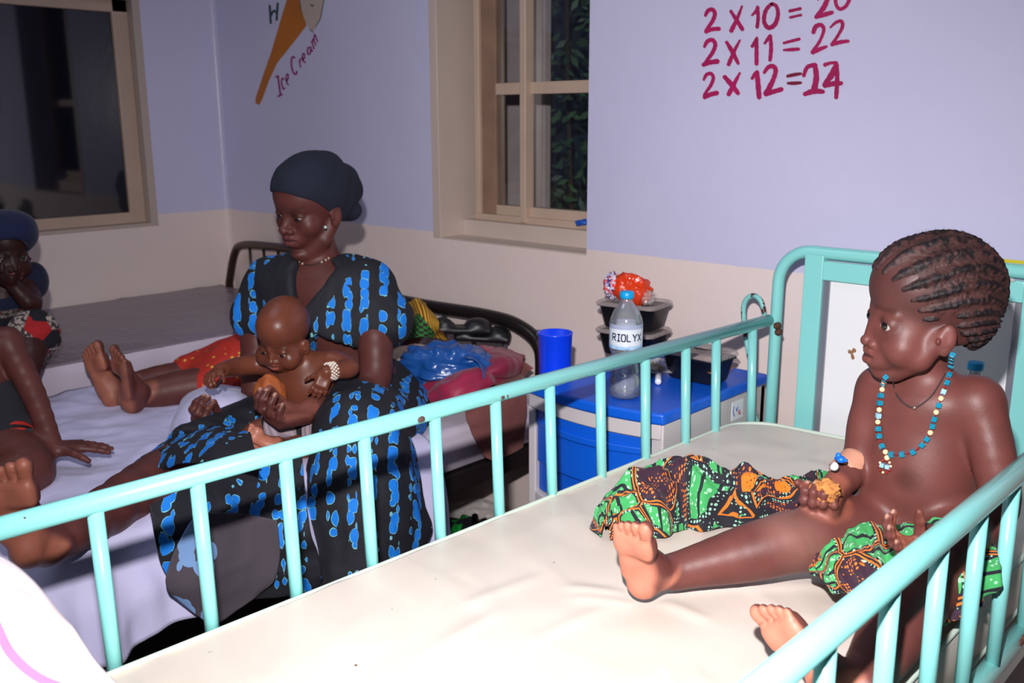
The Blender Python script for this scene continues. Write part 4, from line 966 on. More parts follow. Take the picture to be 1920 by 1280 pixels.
# left arm (picture right)
elL = PD(1872, 955, 1.30); wrL = PD(1752, 1052, 1.225); 
B.add(limb([shL, shL*.5+elL*.5+axx*.006, elL, elL*.45+wrL*.55, wrL], [.032, .028, .025, .023, .0175], .006, 4), .012)
dL = nrm(PD(1672, 1020, 1.215)-wrL)
hL = make_hand(B, P, wrL, dL, np.array([0, 0, 1.0])+.25*to+.15*rt, -to*.2+np.array([0, 0, .5])+rt*.6, .108, (.42, .34, .30, .28), .06, (.5, .5), PALM, .006, thumb_dir=nrm(dL*.45+np.array([0, 0, .9])+.3*rt), tcurl=.1, fat=1.05)
# legs
hpR = PD(1672, 990, 1.43); knR = PD(1478, 1018, 1.365); akR = PD(1262, 1072, 1.352)
B.add(limb([hpR, hpR*.5+knR*.5, knR, knR*.6+akR*.4, akR], [.056, .047, .0395, .036, .0225], .01, 5), .02)
B.add(ell(knR+np.array([0, 0, .006]), .037, k=.02), .012)
heR = PD(1192, 1128, 1.325); toR = PD(1178, 990, 1.25)
solen = nrm(akR-knR)*.35+to*.85
make_foot(B, P, akR, heR+np.array([0, 0, 0]), toR, solen, rt, .152, SOLE, .021)
hpL = PD(1812, 1010, 1.36); knL = PD(1716, 1120, 1.215); akL = PD(1612, 1288, 1.075)
B.add(limb([hpL, hpL*.5+knL*.5, knL, knL*.55+akL*.45, akL], [.058, .048, .040, .036, .023], .01, 5), .02)
heL = PD(1560, 1335, 1.055); toL = PD(1462, 1190, 1.085)
make_foot(B, P, akL, heL, toL, nrm(akL-knL)*.5+nrm([-.35, -.9, .2])*.8, -rt, .138, SOLE, .021)
P.elli(knR+np.array([.0, -.01, .015]), [.040, .03, .03], I3, srgb(138, 100, 92), .8, .55)
P.elli(knL, [.04, .04, .04], I3, srgb(110, 80, 74), .8, .4)
P.dot(PD(1698, 900, 1.34), .010, srgb(70, 30, 20), .016, .8)
P.dot(PD(1668, 812, 1.352), .006, SK*.6, .006, .6); P.dot(PD(1777, 842, 1.30), .005, SK*.5, .006, .7)
hb0, hb1 = hd-.135, hd+.135
def fbx(c, r): c = np.array(c); return (c-r, c+r)
fine = [(hd-np.array([.13, .13, .125]), hd+np.array([.13, .13, .125]), .0016)]
for c, r in ((fiR, .062), (PD(1690, 1020, 1.215), .07), ((heR+toR)/2, .092), ((heL+toL)/2, .09)): a, c_ = fbx(c, r); fine.append((a, c_, .0018))
P.r.insert(0, ('ell', LH(-.10, 0, .19), HH*np.array([.47, .37, .40]), np.array(srgb(58, 38, 38)[:3]), (np.array(RH), .10), .62))
body_mesh('body', B, M['skin'], .0036, child, fine, P)
# hair : cornrows
HB = Body(); hP = Paint(np.array(srgb(46, 30, 30)[:3]))
c0 = LH(-.075, 0, .13)
HB.add([ell(LH(-.08, 0, .145), HH*np.array([.424, .335, .372]), RH, HH*.03), ell(LH(-.21, 0, .0), HH*np.array([.275, .284, .30]), RH, HH*.06), ell(LH(.085, 0, .19), HH*np.array([.262, .275, .258]), RH, HH*.06)], HH*.05)
HB.cut(ell(LH(.40, 0, -.34), HH*np.array([.42, .55, .60]), RH), .002)
HB.cut(ell(LH(.02, 0, -.36), HH*np.array([.36, .6, .335]), RH), .004)
for g in (1, -1): HB.cut(ell(LH(-.03, g*.36, -.08), HH*np.array([.115, .12, .15]), RH), .004)
NR = 11
def rowfun(V):
    q = (V-c0)@RH.T/HH
    # rows run from the hairline back over the crown; slanted on the sides
    th = np.arctan2(q[:, 1], q[:, 2]+.18); rad = np.sqrt(q[:, 1]**2+(q[:, 2]+.18)**2)
    ph = th-.60*np.sign(q[:, 1])*(q[:, 0])*np.clip(np.abs(q[:, 1])*3, 0, 1)
    return ph*NR/math.pi*1.25, q
def hairdisp(V, N):
    r, q = rowfun(V); c = .5+.5*np.cos(r*2*math.pi); bump = c**1.6
    seg = .5+.5*np.cos(q[:, 0]*150+np.abs(np.cos(r*math.pi))*3)
    fz = fbm(V*900, 2)*.0008+fbm(V*260, 2)*.0010
    return bump*.0040+bump*seg*.0008+fz*.7-.0008
def haircol(V, N):
    r, q = rowfun(V); c = .5+.5*np.cos(r*2*math.pi); n = fbm(V*160, 3)
    m = np.clip((c-.34+n*.75)/.55, 0, 1)[:, None]
    scalp = np.array(srgb(70, 44, 42)[:3]); hair = np.array(srgb(26, 19, 23)[:3])
    front = np.clip((q[:, 0]-.12)*3-n, 0, 1)[:, None]*.45*np.clip((.55-q[:, 2])*2, 0, 1)[:, None]
    mm = m*(1-front*.8); return scalp*(1-mm)+hair*mm
body_mesh('hair', HB, skinmat('braided_hair', .62, .3), .0016, child, (), haircol, disp=hairdisp, label='black cornrow braids')
# frizz: short hairs round the outline
b = MB()
for k_ in range(5200):
    d = nrm([random.gauss(0, 1), random.gauss(0, 1), random.gauss(.3, 1)]); loc_ = c0+HH*(RH[0]*d[0]*.405+RH[1]*d[1]*.32+RH[2]*(d[2]*.36))
    q = (loc_-c0)@RH.T/HH
    if q[0] > .18 and q[2] < .10: continue
    if q[2] < -.25 or (abs(q[1]) > .2 and q[2] < -.12 and q[0] > -.22): continue
    if ((q[0]-.475)/.42)**2+((q[2]+.47)/.60)**2 < 1.02: continue
    n = nrm(RH[0]*d[0]/.405+RH[1]*d[1]/.32+RH[2]*d[2]/.36); t = nrm(n+.9*np.array([random.gauss(0, 1) for _ in range(3)])*.6); L_ = random.uniform(.005, .013)
    s_ = nrm(np.cross(t, [.3, .5, .8]))*.00032; a = loc_+n*.001
    m1 = a+t*L_*.5; m2 = a+t*L_+n*.001
    b.add([a-s_, a+s_, m1+s_*.8, m2, m1-s_*.8], [(0, 1, 2, 4), (4, 2, 3)])
tag(b.build('loose_hair', simple('dark_hair', srgb(40, 26, 24), .7), child), None)
bpy.data.objects['loose_hair']['kind'] = 'stuff'
# cannula with tape on the right forearm
ta = PD(1596, 862, 1.40); f1 = nrm(wrR-elR)
b = MB(); n = 20; G = []
cA = elR+f1*.004; cB = elR+f1*.045
for i in range(6):
    t = i/5; c = cA*(1-t)+cB*t; r = (.0250*(1-t)+.0228*t)+.0012; x = nrm(np.cross(f1, [0, 0, 1])); y = np.cross(f1, x)
    G.append([c+r*(math.cos(a)*x+math.sin(a)*y)+f1*.003*math.sin(a*3+i) for a in np.linspace(0, 2*math.pi*.999, 28)])
b.grid(G); b.build('adhesive_tape', simple('skin_tape', srgb(196, 140, 116), .7, bump=.3, bscale=200), child, solid=.0006, label='beige adhesive tape round the forearm')
cn = empty('cannula', PD(1576, 862, 1.365)) if False else None
b = MB(); q = PD(1577, 861, 1.372); b.sphere(q, .0068, 10, (1, 1, .8)); b.sphere(q+np.array([-.003, -.003, .006]), .0045, 8); b.box(*(q+np.array([-.009, -.002, -.002]), q+np.array([.009, .002, .002])))
cno = b.build('cannula', simple('cannula_blue', srgb(20, 110, 230), .35), child, label='blue cannula hub')
b = MB(); q = PD(1567, 876, 1.368); b.lathe([(0, 0), (.006, 0), (.0062, .006), (0, .007)], q, (-.3, -.7, .5), 14); b.build('cannula_cap', M['white'], cno)
# necklace: draped curve on the chest
def chest_surface(x, y, off=.0):
    """first hit of the picture ray with the body field, lifted towards the viewer"""
    d = ray(x, y); ts = np.arange(1.0, 1.9, .001)/ (CM[2]@d); pts = O0+ts[:, None]*d
    X, Y, Z = pts[:, 0], pts[:, 1], pts[:, 2]; F = np.full(len(pts), 1.0)
    for pr, k in B.g[:22]:
        T = np.full(len(pts), 1.0)
        for p in pr: T = smin(T, p.ev(X, Y, Z), p.k)
        F = smin(F, T, k)
    i = np.argmax(F < off) if (F < off).any() else int(np.argmin(F))
    return pts[i]
npx = [(1786, 664), (1782, 690), (1777, 712), (1766, 742), (1757, 768), (1750, 790), (1744, 812), (1730, 832), (1715, 845), (1700, 850), (1680, 852), (1664, 850), (1654, 838), (1648, 818), (1646, 790), (1649, 765), (1651, 745), (1656, 722), (1661, 706)]
nk = empty('necklace_anchor', (0, 0, 0)) if False else None
C3 = catmull([chest_surface(x, y, .004) for x, y in npx], 12)
seg = np.linalg.norm(np.diff(C3, axis=0), axis=1); cum = np.concatenate([[0], np.cumsum(seg)]); Ln = cum[-1]
b = MB(); b.tube(C3[::4], .0007, 6); neck = b.build('bead_necklace', simple('red_thread', srgb(120, 30, 30), .6), child, label='necklace of teal glass, cream and red beads')
bt = NT('teal_glass_bead'); bt.base(srgb(20, 130, 160)); bt.set(Roughness=.08); bt.b.inputs['Coat Weight'].default_value = 1; BT = bt.m
BT2 = simple('pale_blue_bead', srgb(150, 200, 230), .1, coat=1); BC = simple('cream_bead', srgb(240, 205, 160), .25, coat=.6); BR = simple('red_bead', srgb(150, 24, 22), .15, coat=.8)
seqs = ['t', 'r', 't', 'r', 't', 'r', 'r', 't', 'r', 'r', 't', 'r', 't', 'r', 'p', 'c', 't', 'c', 't', 't', 'c', 't', 't', 'r', 't', 'r', 't', 'r', 't', 'c', 't', 'r', 't', 't', 'c', 'p', 'c', 't', 't', 'c', 't', 'c', 't', 'r', 't']
sz = {'t': .0068, 'r': .0032, 'c': .0062, 'p': .0062}; tot = sum(sz[s] for s in seqs)*1.06; pos = 0; sc_ = Ln/tot
def at_len(l):
    i = min(np.searchsorted(cum, l), len(cum)-1); i = max(i, 1); t = (l-cum[i-1])/(cum[i]-cum[i-1]+1e-9); return C3[i-1]*(1-t)+C3[i]*t, nrm(C3[i]-C3[i-1])
for s_ in seqs:
    w_ = sz[s_]*sc_*1.06; c, t = at_len(pos+w_/2); pos += w_; b = MB()
    if s_ in 'tp':
        Rb = frame3(t, nrm(c-che)); Mx = Matrix([[*Rb.T[0], 0], [*Rb.T[1], 0], [*Rb.T[2], 0], [0, 0, 0, 1]]); e = min(w_, .0078)*.46; Mx = Matrix.Translation(c)@Mx; b.box((-e, -.0034, -.0034), (e, .0034, .0034), Mx); o = b.build('bead', BT if s_ == 't' else BT2, neck, smooth=False, bevel=.0007)
    elif s_ == 'c': b.sphere(c, .0040, 12); b.build('bead', BC, neck)
    else: b.sphere(c, .0018, 8); b.build('bead', BR, neck)
pc_ = chest_surface(1663, 858, .003); b = MB(); b.sphere(pc_, .0041, 12); b.build('bead', BC, neck)
ring = [chest_surface(1659+11*math.cos(a), 874+12*math.sin(a), .003) for a in np.linspace(0, 2*math.pi, 11)[:-1]]
for i_, q in enumerate(ring):
    b = MB(); b.sphere(q, .0021, 8); b.build('bead', BR if i_ % 3 else BC, neck)
for (x, y) in ((1654, 872), (1664, 875)):
    b = MB(); q = chest_surface(x, y, .003); b.box(q-.003, q+.003); b.build('bead', BT2, neck, smooth=False, bevel=.0006)
cord = catmull([chest_surface(x, y, .002) for x, y in [(1674, 708), (1676, 725), (1684, 744), (1698, 758), (1714, 764), (1732, 755), (1748, 740), (1760, 722), (1772, 700)]], 6)
b = MB(); b.tube(cord, .0011, 6); cd = b.build('cord_necklace', simple('dark_cord', srgb(50, 40, 44), .8), child, label='thin dark cord with a tiny charm')
b = MB(); b.sphere(chest_surface(1715, 764, .0035), .0032, 8); b.build('charm', simple('tin', srgb(170, 150, 140), .3, .8), cd)
# bread in the fist
bc_ = hR['c']+hR['n']*.020+dR*.020
o = blob('bread_piece', PD(1546, 921, 1.345), (.017, .013, .013), frame3([.7, .3, .2], [0, 0, 1]), M['bread'], 4.4, .4, 2.6); tag(o, 'torn piece of brown bread in the cot child\'s right fist', 'bread')
# ---------------- printed cloth
def kanga():
    t = NT('printed_wax_cloth'); v0 = t.mapping((1.3, 1.3, 1.3), src=t.tc.outputs['UV'])
    d = t.noise(v0, 5, 2)[1]; mx = t.n('ShaderNodeMix', data_type='RGBA', blend_type='LINEAR_LIGHT'); mx.inputs[0].default_value = .05; t.l(v0, mx.inputs[6]); t.l(d, mx.inputs[7]); v = mx.outputs[2]
    reg = t.vor(v, 11)[1]; se = t.n('ShaderNodeSeparateColor'); t.l(reg, se.inputs[0]); edge = t.vor(v, 11, 'DISTANCE_TO_EDGE')[0]
    dots = t.vor(v, 120, 'F1', .25)[0]; dot = t.math('LESS_THAN', dots, .34)
    spk = t.vor(v, 90, 'F1', 1)[0]; sp = t.math('LESS_THAN', spk, .30)
    strp = t.wave(v, 9, 3.5, 1.2); ln = t.step(strp, .86, .9)
    green = t.mix(ln, t.mix(sp, srgb(62, 168, 92), srgb(160, 214, 176)), srgb(20, 20, 34))
    purp = t.mix(dot, srgb(54, 26, 46), srgb(232, 120, 30))
    isg = t.step(se.outputs[0], .52, .54); c = t.mix(isg, green, purp)
    big = t.vor(v, 6.5, 'F1', 1)[0]; bo = t.step(big, .20, .21); c = t.mix(bo, t.mix(t.math('LESS_THAN', dots, .2), srgb(236, 124, 26), srgb(90, 40, 30)), c)
    e1 = t.step(edge, .085, .09); e2 = t.step(edge, .045, .05); e3 = t.step(edge, .016, .02)
    c = t.mix(e1, t.mix(dot, srgb(26, 24, 36), srgb(150, 205, 180)), c); c = t.mix(t.math('MAXIMUM', e2, t.step(se.outputs[1], .55, .56)), srgb(236, 118, 28), c); c = t.mix(e3, srgb(24, 22, 34), c)
    t.base(c); t.set(Roughness=.8); t.b.inputs['Sheen Weight'].default_value = .1; return t.m
M['kanga'] = kanga()
def sheet_obj(name, G, m, parent=None, th=.002, label=None, uvs=1.0):
    G = np.asarray(G, float); a, b_ = G.shape[:2]; mb = MB(); mb.grid(G); o = mb.build(name, m, parent, label=label)
    uv = o.data.uv_layers.new(name='UVMap'); du = np.concatenate([[0], np.cumsum(np.linalg.norm(np.diff(G, axis=0), axis=2).mean(1))]); dv = np.concatenate([[0], np.cumsum(np.linalg.norm(np.diff(G, axis=1), axis=2).mean(0))])
    vi = np.zeros(len(o.data.loops), np.int32); o.data.loops.foreach_get('vertex_index', vi); U = np.stack([du[vi//b_], dv[vi % b_]], 1)*uvs; uv.data.foreach_set('uv', U.ravel().astype(np.float32))
    sm = o.modifiers.new('solid', 'SOLIDIFY'); sm.thickness = th; sm.offset = 0; return o
def mound(name, axis_pts, wl, wr, hh, m, seed, label=None, cat=None, parent=None, floor=MZ+.001, n=150, mcol=110, amp=.016, fr=26):
    """cloth heap: a folded sheet lying over a ridge line; axis_pts on the bed, widths to both sides, height"""
    A = catmull(axis_pts, n//(len(axis_pts)-1)); k = len(A); tt = np.linspace(0, 1, k)
    wl = np.interp(tt, np.linspace(0, 1, len(wl)), wl); wr = np.interp(tt, np.linspace(0, 1, len(wr)), wr); hh = np.interp(tt, np.linspace(0, 1, len(hh)), hh)
    T = np.gradient(A, axis=0); T /= np.linalg.norm(T, axis=1, keepdims=True); S = np.stack([-T[:, 1], T[:, 0], 0*T[:, 0]], 1)
    G = np.zeros((k, mcol, 3)); vv = np.linspace(-1, 1, mcol)
    for j, v in enumerate(vv):
        w = np.where(v < 0, wl, wr); prof = (1-np.abs(v)**2.6)
        p = A+S*(v*w)[:, None]; p[:, 2] = floor+hh*prof
        q = np.stack([p[:, 0]*fr+v*1.4, p[:, 1]*fr*.8, np.full(k, seed+v*1.2)], 1)
        w1 = ridge(q*.55, 3); w2 = ridge(np.stack([tt*9+v*2.2, v*np.ones(k)*2.2, np.full(k, seed)], 1), 2)
        p[:, 2] += amp*(w1*.8+w2*.7)*np.clip(prof*1.5+.15, 0, 1); e = (vnoise(np.stack([tt*14, np.full(k, seed+3*np.sign(v)), 0*tt], 1)))
        p += S*(e*.018*v)[:, None]; 
        G[:, j] = p
    G[..., 2] = np.maximum(G[..., 2], floor+.0015+.0008*np.abs(np.sin(np.arange(mcol)*.9))[None, :])
    G = G[1:-1]; o = sheet_obj(name, G, m, parent, .0018, None)
    if cat: tag(o, label, cat)
    return o
ax1 = [PZ(1132, 1012, MZ), PZ(1185, 985, MZ), PZ(1262, 965, MZ), PZ(1370, 968, MZ), PZ(1480, 960, MZ), PZ(1600, 935, MZ)]
mound('printed_cloth', ax1, [.015, .06, .075, .055, .045, .03], [.02, .06, .085, .065, .04, .03], [.015, .064, .080, .062, .05, .036], M['kanga'], 4.2, 'green and orange printed cloth bunched behind the child\'s outstretched leg', 'cloth', amp=.017, fr=24)
# skirt cloth over the lap
def px_grid(rows): return [[PD(*p) for p in r] for r in rows]
rows = [[(1530, 1062, 1.318), (1555, 1005, 1.355), (1600, 985, 1.368), (1650, 978, 1.37), (1700, 985, 1.335), (1760, 975, 1.308), (1850, 985, 1.28)],
        [(1522, 1080, 1.31), (1560, 1035, 1.322), (1610, 1020, 1.315), (1660, 1022, 1.30), (1720, 1030, 1.275), (1790, 1030, 1.262), (1865, 1030, 1.265)],
        [(1545, 1090, 1.29), (1575, 1075, 1.288), (1620, 1065, 1.27), (1665, 1070, 1.25), (1725, 1080, 1.225), (1800, 1090, 1.215), (1870, 1080, 1.235)],
        [(1560, 1112, 1.285), (1595, 1112, 1.275), (1635, 1120, 1.257), (1672, 1140, 1.235), (1740, 1170, 1.205), (1800, 1160, 1.205), (1850, 1130, 1.235)]]
G = cgrid(px_grid(rows), 22, 16); nr = gnormals(G)
uu, vv_ = np.meshgrid(np.linspace(0, 1, G.shape[0]), np.linspace(0, 1, G.shape[1]), indexing='ij')
fold = np.sin(vv_*46+np.sin(uu*4)*1.2)*.0045*np.clip(uu*1.6-.2, 0, 1)+ridge(np.stack([uu*3, vv_*12, uu*0+2], -1), 2)*.005
G = G+nr*np.where(nr[..., 2:] > 0, 1, -1)*fold[..., None]; G[..., 2] = np.maximum(G[..., 2], MZ+.002)
sheet_obj('wrapped_cloth', G, M['kanga'], child, .002, 'green and orange printed cloth wrapped over the lap')
rows = [[(1730, 1178, 1.19), (1775, 1130, 1.225), (1830, 1060, 1.29), (1868, 1010, 1.34)], [(1722, 1205, 1.185), (1790, 1160, 1.22), (1842, 1090, 1.28), (1880, 1030, 1.335)], [(1745, 1195, 1.20), (1800, 1140, 1.235), (1850, 1060, 1.30), (1886, 1000, 1.35)]]
G = cgrid([[PZ(p[0], p[1], MZ+.004+.035*(1 if i == 0 else .35 if i == 1 else .0)) for p in r] for i, r in enumerate(rows)], 14, 22)
uu, vv_ = np.meshgrid(np.linspace(0, 1, G.shape[0]), np.linspace(0, 1, G.shape[1]), indexing='ij'); G[..., 2] += .008*ridge(np.stack([uu*3, vv_*8, uu*0+5], -1), 2); G[..., 2] = np.maximum(G[..., 2], MZ+.002)
sheet_obj('cloth_tail', G, M['kanga'], child, .002, 'trailing end of the printed cloth behind the hip')
# ================================================================ BEDS BEHIND
def wrinkled(G, amp, fr, seed, axis=2):
    nr = gnormals(G); q = G*fr; q = q+seed
    return G+nr*(amp*(ridge(q, 3)-.4))[..., None]
B2Z = .56
bed2 = empty('ward_bed', (-2.17, 1.05, 0), 'black tubular ward bed under the woman, covered with a lavender sheet', 'bed')
bk = M['black_tube']
b = MB(); hy = 2.07
p1_, p2_, p3_, p4_ = PY(800, 573, hy), PY(915, 592, hy), PY(975, 612, hy), PY(1012, 650, hy)
left = np.array([-2.62, hy, p1_[2]-.04])
b.tube([(-2.64, hy, 0), (-2.64, hy, p1_[2]-.07)]+list(catmull([(-2.64, hy, p1_[2]-.07), (-2.60, hy, p1_[2]-.01), (-2.5, hy, p1_[2]), p1_, p2_, p3_, p4_, (p4_[0]+.008, hy, .55)], 6))[1:]+[(p4_[0]+.01, hy, 0)], .021, 14)
h2 = b.build('headboard', bk, bed2)
b = MB()
for k_ in range(6): x = -2.5+.135*k_; b.tube([(x, hy, .40), (x, hy, p1_[2]-.01)], .008, 8)
b.tube([(-2.64, hy, .40), (p4_[0]+.01, hy, .40)], .014, 8); b.build('headboard_bar', simple('grey_tube', srgb(90, 88, 96), .3, .6), h2)
b = MB(); b.box((-2.665, .05, .375), (-2.63, 2.08, .425)); b.box((-1.725, .05, .375), (-1.69, 2.08, .425)); b.box((-2.66, .05, .375), (-1.70, .09, .425))
for k_ in range(7): b.box((-2.65, .2+.29*k_, .40), (-1.70, .24+.29*k_, .415))
b.build('bed_frame', bk, bed2, smooth=False, bevel=.002)
for (x, y) in ((-2.65, .07), (-1.71, .07)): b = MB(); b.tube([(x, y, 0), (x, y, .66)], .017, 10); b.build('leg', bk, bed2)
b = MB(); b.tube([(-1.98, 1.95, .11), (-1.60, 1.62, .10)], .012, 8); b.build('cross_brace', bk, bed2)
b = MB(); b.box((-2.66, .07, .427), (-1.70, 2.04, .545)); m2 = b.build('bed_mattress', M['sheet2'], smooth=False, bevel=.02); tag(m2, 'mattress with a pinkish fitted sheet on the black ward bed', 'mattress')
# lavender top sheet, draped over the near side
nx_, ny_ = 90, 150; G = np.zeros((nx_, ny_, 3)); ysn = np.linspace(.10, 1.485, ny_)
prof = [(-2.64, .575), (-2.5, .563), (-2.2, .562), (-1.9, .562), (-1.72, .560), (-1.665, .545), (-1.635, .50), (-1.61, .42), (-1.60, .32), (-1.595, .26)]
pr_ = catmull(prof, 12); L_ = np.concatenate([[0], np.cumsum(np.linalg.norm(np.diff(pr_, axis=0), axis=1))]); 
for j, y in enumerate(ysn):
    hem = .372+.02*math.sin(y*9)+(.0 if y > .5 else .04)-.12*max(0, min(1, (y-1.0)/.2))
    edge = 1.47+.0
    ll = np.linspace(0, L_[-1], nx_); x = np.interp(ll, L_, pr_[:, 0]); z = np.interp(ll, L_, pr_[:, 1])
    down = np.clip((.54-z)/.2, 0, 1)
    z2 = np.where(z < .54, .54-(.54-z)*(.54-hem)/(.54-.26), z)
    yy = y-(down*.0 if y < 1.3 else 0)
    fold = .010*np.sin(y*38+np.sin(y*11)*2)*down+.006*np.sin(y*71)*down
    G[:, j, 0] = x+fold*1.2+.012*down; G[:, j, 1] = yy; G[:, j, 2] = z2
q = np.stack([G[..., 0]*4-G[..., 1]*1.5, G[..., 1]*2.2+G[..., 0], G[..., 2]*1.2], -1)
top = np.clip((G[..., 2]-.53)/.02, 0, 1)
G[..., 2] += top*np.abs(.021*(ridge(q*1.7+3.3, 3)-.2)*(1-.4*top)); G[..., 0] += (1-top)*.014*(ridge(q*2.2+1, 3)-.3)
so = sheet_obj('bed_sheet', G, M['sheet'], None, .0025); tag(so, 'crumpled lavender bed sheet hanging over the side of the black bed', 'sheet')
# rumpled fold of the sheet (raised hill under the hand)
rows = [[PZ(330, 800, .57), PZ(345, 745, .585), PZ(390, 722, .60), PZ(440, 722, .60), PZ(480, 750, .58)], [PZ(320, 815, .575), PZ(350, 765, .65), PZ(400, 738, .675), PZ(450, 745, .66), PZ(485, 775, .60)], [PZ(330, 835, .57), PZ(370, 800, .62), PZ(420, 790, .63), PZ(460, 800, .60), PZ(490, 810, .58)]]
G = cgrid(rows, 14, 12); G = wrinkled(G, .006, 9, 2.2); so2 = sheet_obj('sheet_fold', G, M['sheet'], so, .003)
b = MB()   # bed 3 along the left wall
bed3 = empty('ward_bed', (-3.17, 1.05, 0), 'ward bed against the left wall under the dark window', 'bed')
B3Z = .64
b.box((-3.59, .05, .40), (-2.76, 2.07, .44)); b.build('bed_frame', bk, bed3, smooth=False, bevel=.002)
hy = 2.075; a_ = PY(430, 530, hy); c_ = PY(440, 475, hy); d_ = PY(458, 459, hy); e_ = PY(520, 463, hy)
b = MB(); b.tube([(a_[0], hy, 0), tuple(a_)]+list(catmull([a_, c_, d_, e_], 6))[1:]+list(catmull([(-2.86, hy, e_[2]), (-2.80, hy, e_[2]-.03), (-2.785, hy, e_[2]-.09), (-2.785, hy, .5)], 5))+[(-2.785, hy, 0)], .0165, 14); h3 = b.build('headboard', M['brown_tube'], bed3)
b = MB(); q = PY(470, 490, hy)
for k_ in range(7): b.tube([(q[0]+k_*.10, hy, .45), (q[0]+k_*.10, hy, e_[2])], .006, 8)
b.build('headboard_bar', M['brown_tube'], h3)
for (x, y) in ((-3.57, .08), (-2.79, .08)): b = MB(); b.tube([(x, y, 0), (x, y, .72)], .017, 10); b.build('leg', M['brown_tube'], bed3)
b = MB(); b.box((-3.585, .08, .442), (-2.765, 2.05, B3Z-.004)); m3 = b.build('bed_mattress', M['sheet2'], smooth=False, bevel=.02); tag(m3, 'mattress with a pale pinkish side on the bed by the left wall', 'mattress')
vin = NT('taupe_vinyl'); vin.base(srgb(138, 124, 134)); vin.set(Roughness=.3); vv = vin.mapping(); vin.bump(vin.math('ADD', vin.noise(vin.mapping((1, 5, 1), (0, 0, .3)), 5, 3, 2)[0], vin.noise(vv, 30, 2)[0]), .5, .006); M['taupe'] = vin.m
G = cgrid([[(-3.59, y, B3Z+.004), (-3.3, y, B3Z+.001), (-3.0, y, B3Z+.002), (-2.79, y, B3Z+.001), (-2.758, y, B3Z-.008)] for y in (.10, .6, 1.1, 1.6, 2.06)], 14, 12)
G[..., 2] += .004*np.clip(ridge(np.stack([G[..., 0]*3, G[..., 1]*9-G[..., 0]*3, 0*G[..., 0]], -1), 2)-.5, 0, 1); so3 = sheet_obj('plastic_cover', G, M['taupe'], None, .002); tag(so3, 'shiny grey vinyl cover on the bed by the left wall', 'cover')
G = cgrid([[(-2.752, y, B3Z-.006), (-2.745, y, .60), (-2.748, y, .54), (-2.752, y, .47)] for y in (.10, .5, .9, 1.3, 1.7, 2.05)], 14, 8); G = wrinkled(G, .004, 7, 1.1); so4 = sheet_obj('side_sheet', G, M['sheet2'], m3, .002)
# ---------------- heap of things by the headboard of bed 2
def drape(name, rows, m, label, cat, amp=.008, fr=9, seed=1., th=.002, floor=None, n=14):
    G = cgrid(rows, n, n); nr = gnormals(G); G = G+nr*(amp*(ridge(np.stack([G[..., 0]*fr, G[..., 1]*fr, G[..., 2]*fr], -1)+seed, 3)-.3))[..., None]
    if floor is not None: G[..., 2] = np.maximum(G[..., 2], floor)
    o = sheet_obj(name, G, m, None, th); tag(o, label, cat); return o
drape('brown_cloth', [[PZ(905, 655, .62), PZ(940, 652, .64), PZ(975, 672, .64), PZ(1000, 690, .62)], [PZ(870, 715, .60), PZ(910, 700, .63), PZ(960, 700, .62), PZ(985, 705, .60)], [PX(872, 770, -1.70), PX(905, 760, -1.685), PX(950, 745, -1.68), PX(985, 738, -1.68)], [PX(885, 810, -1.672), PX(915, 808, -1.665), PX(950, 800, -1.665), PX(984, 785, -1.67)], [PX(905, 852, -1.668), PX(925, 862, -1.66), PX(955, 850, -1.66), PX(978, 838, -1.668)]], M['brown_cloth'], 'plain brown cloth hanging over the bed edge beside the cabinet', 'cloth', .006, 7)
drape('maroon_cloth', [[PZ(745, 735, .575), PZ(790, 730, .60), PZ(850, 690, .65), PZ(905, 655, .66), PZ(985, 668, .63)], [PZ(765, 748, .58), PZ(800, 745, .61), PZ(860, 715, .655), PZ(920, 690, .66), PZ(970, 695, .63)], [PZ(795, 762, .575), PZ(840, 757, .60), PZ(885, 745, .62), PZ(925, 722, .625), PZ(960, 712, .60)]], M['maroon'], 'glossy maroon cloth crumpled beside the blue bag on the bed', 'cloth', .018, 10, 3.)
drape('pink_blouse', [[PZ(900, 662, .665), PZ(940, 655, .67), PZ(985, 663, .65)], [PZ(905, 690, .665), PZ(945, 680, .675), PZ(975, 682, .65)], [PZ(900, 712, .64), PZ(935, 706, .64), PZ(965, 700, .62)]], cloth('dark_rose_cloth', srgb(150, 34, 70), .2, .6), 'dark rose folded cloth on top of the maroon one', 'cloth', .010, 9, 5.)
drape('cream_cloth', [[PZ(722, 668, .60), PZ(760, 645, .64), PZ(800, 648, .64)], [PZ(735, 695, .60), PZ(765, 680, .65), PZ(800, 690, .64)], [PZ(750, 725, .575), PZ(775, 722, .60), PZ(800, 728, .60)]], M['cream_cloth'], 'cream cloth tucked behind the seated woman\'s elbow', 'cloth', .012, 10, 7.)
o = blob('plastic_bag', PZ(838, 685, .665), (.105, .075, .052), frame3([.7, .7, -.1], [0, 0, 1]), M['blueplastic'], 6.1, .28, 1.6, n=64); tag(o, 'crumpled blue plastic bag lying on the maroon cloth', 'bag')
drape('bag_handle', [[PZ(868, 655, .70), PZ(895, 650, .70), PZ(922, 668, .68)], [PZ(870, 672, .70), PZ(895, 680, .695), PZ(905, 712, .66)]], M['blueplastic'], 'x', 'x', .006, 12, 2.); bh = bpy.data.objects['bag_handle']; del bh['label']; del bh['category']; bh.parent = o
shoe_m = M['black_plastic']
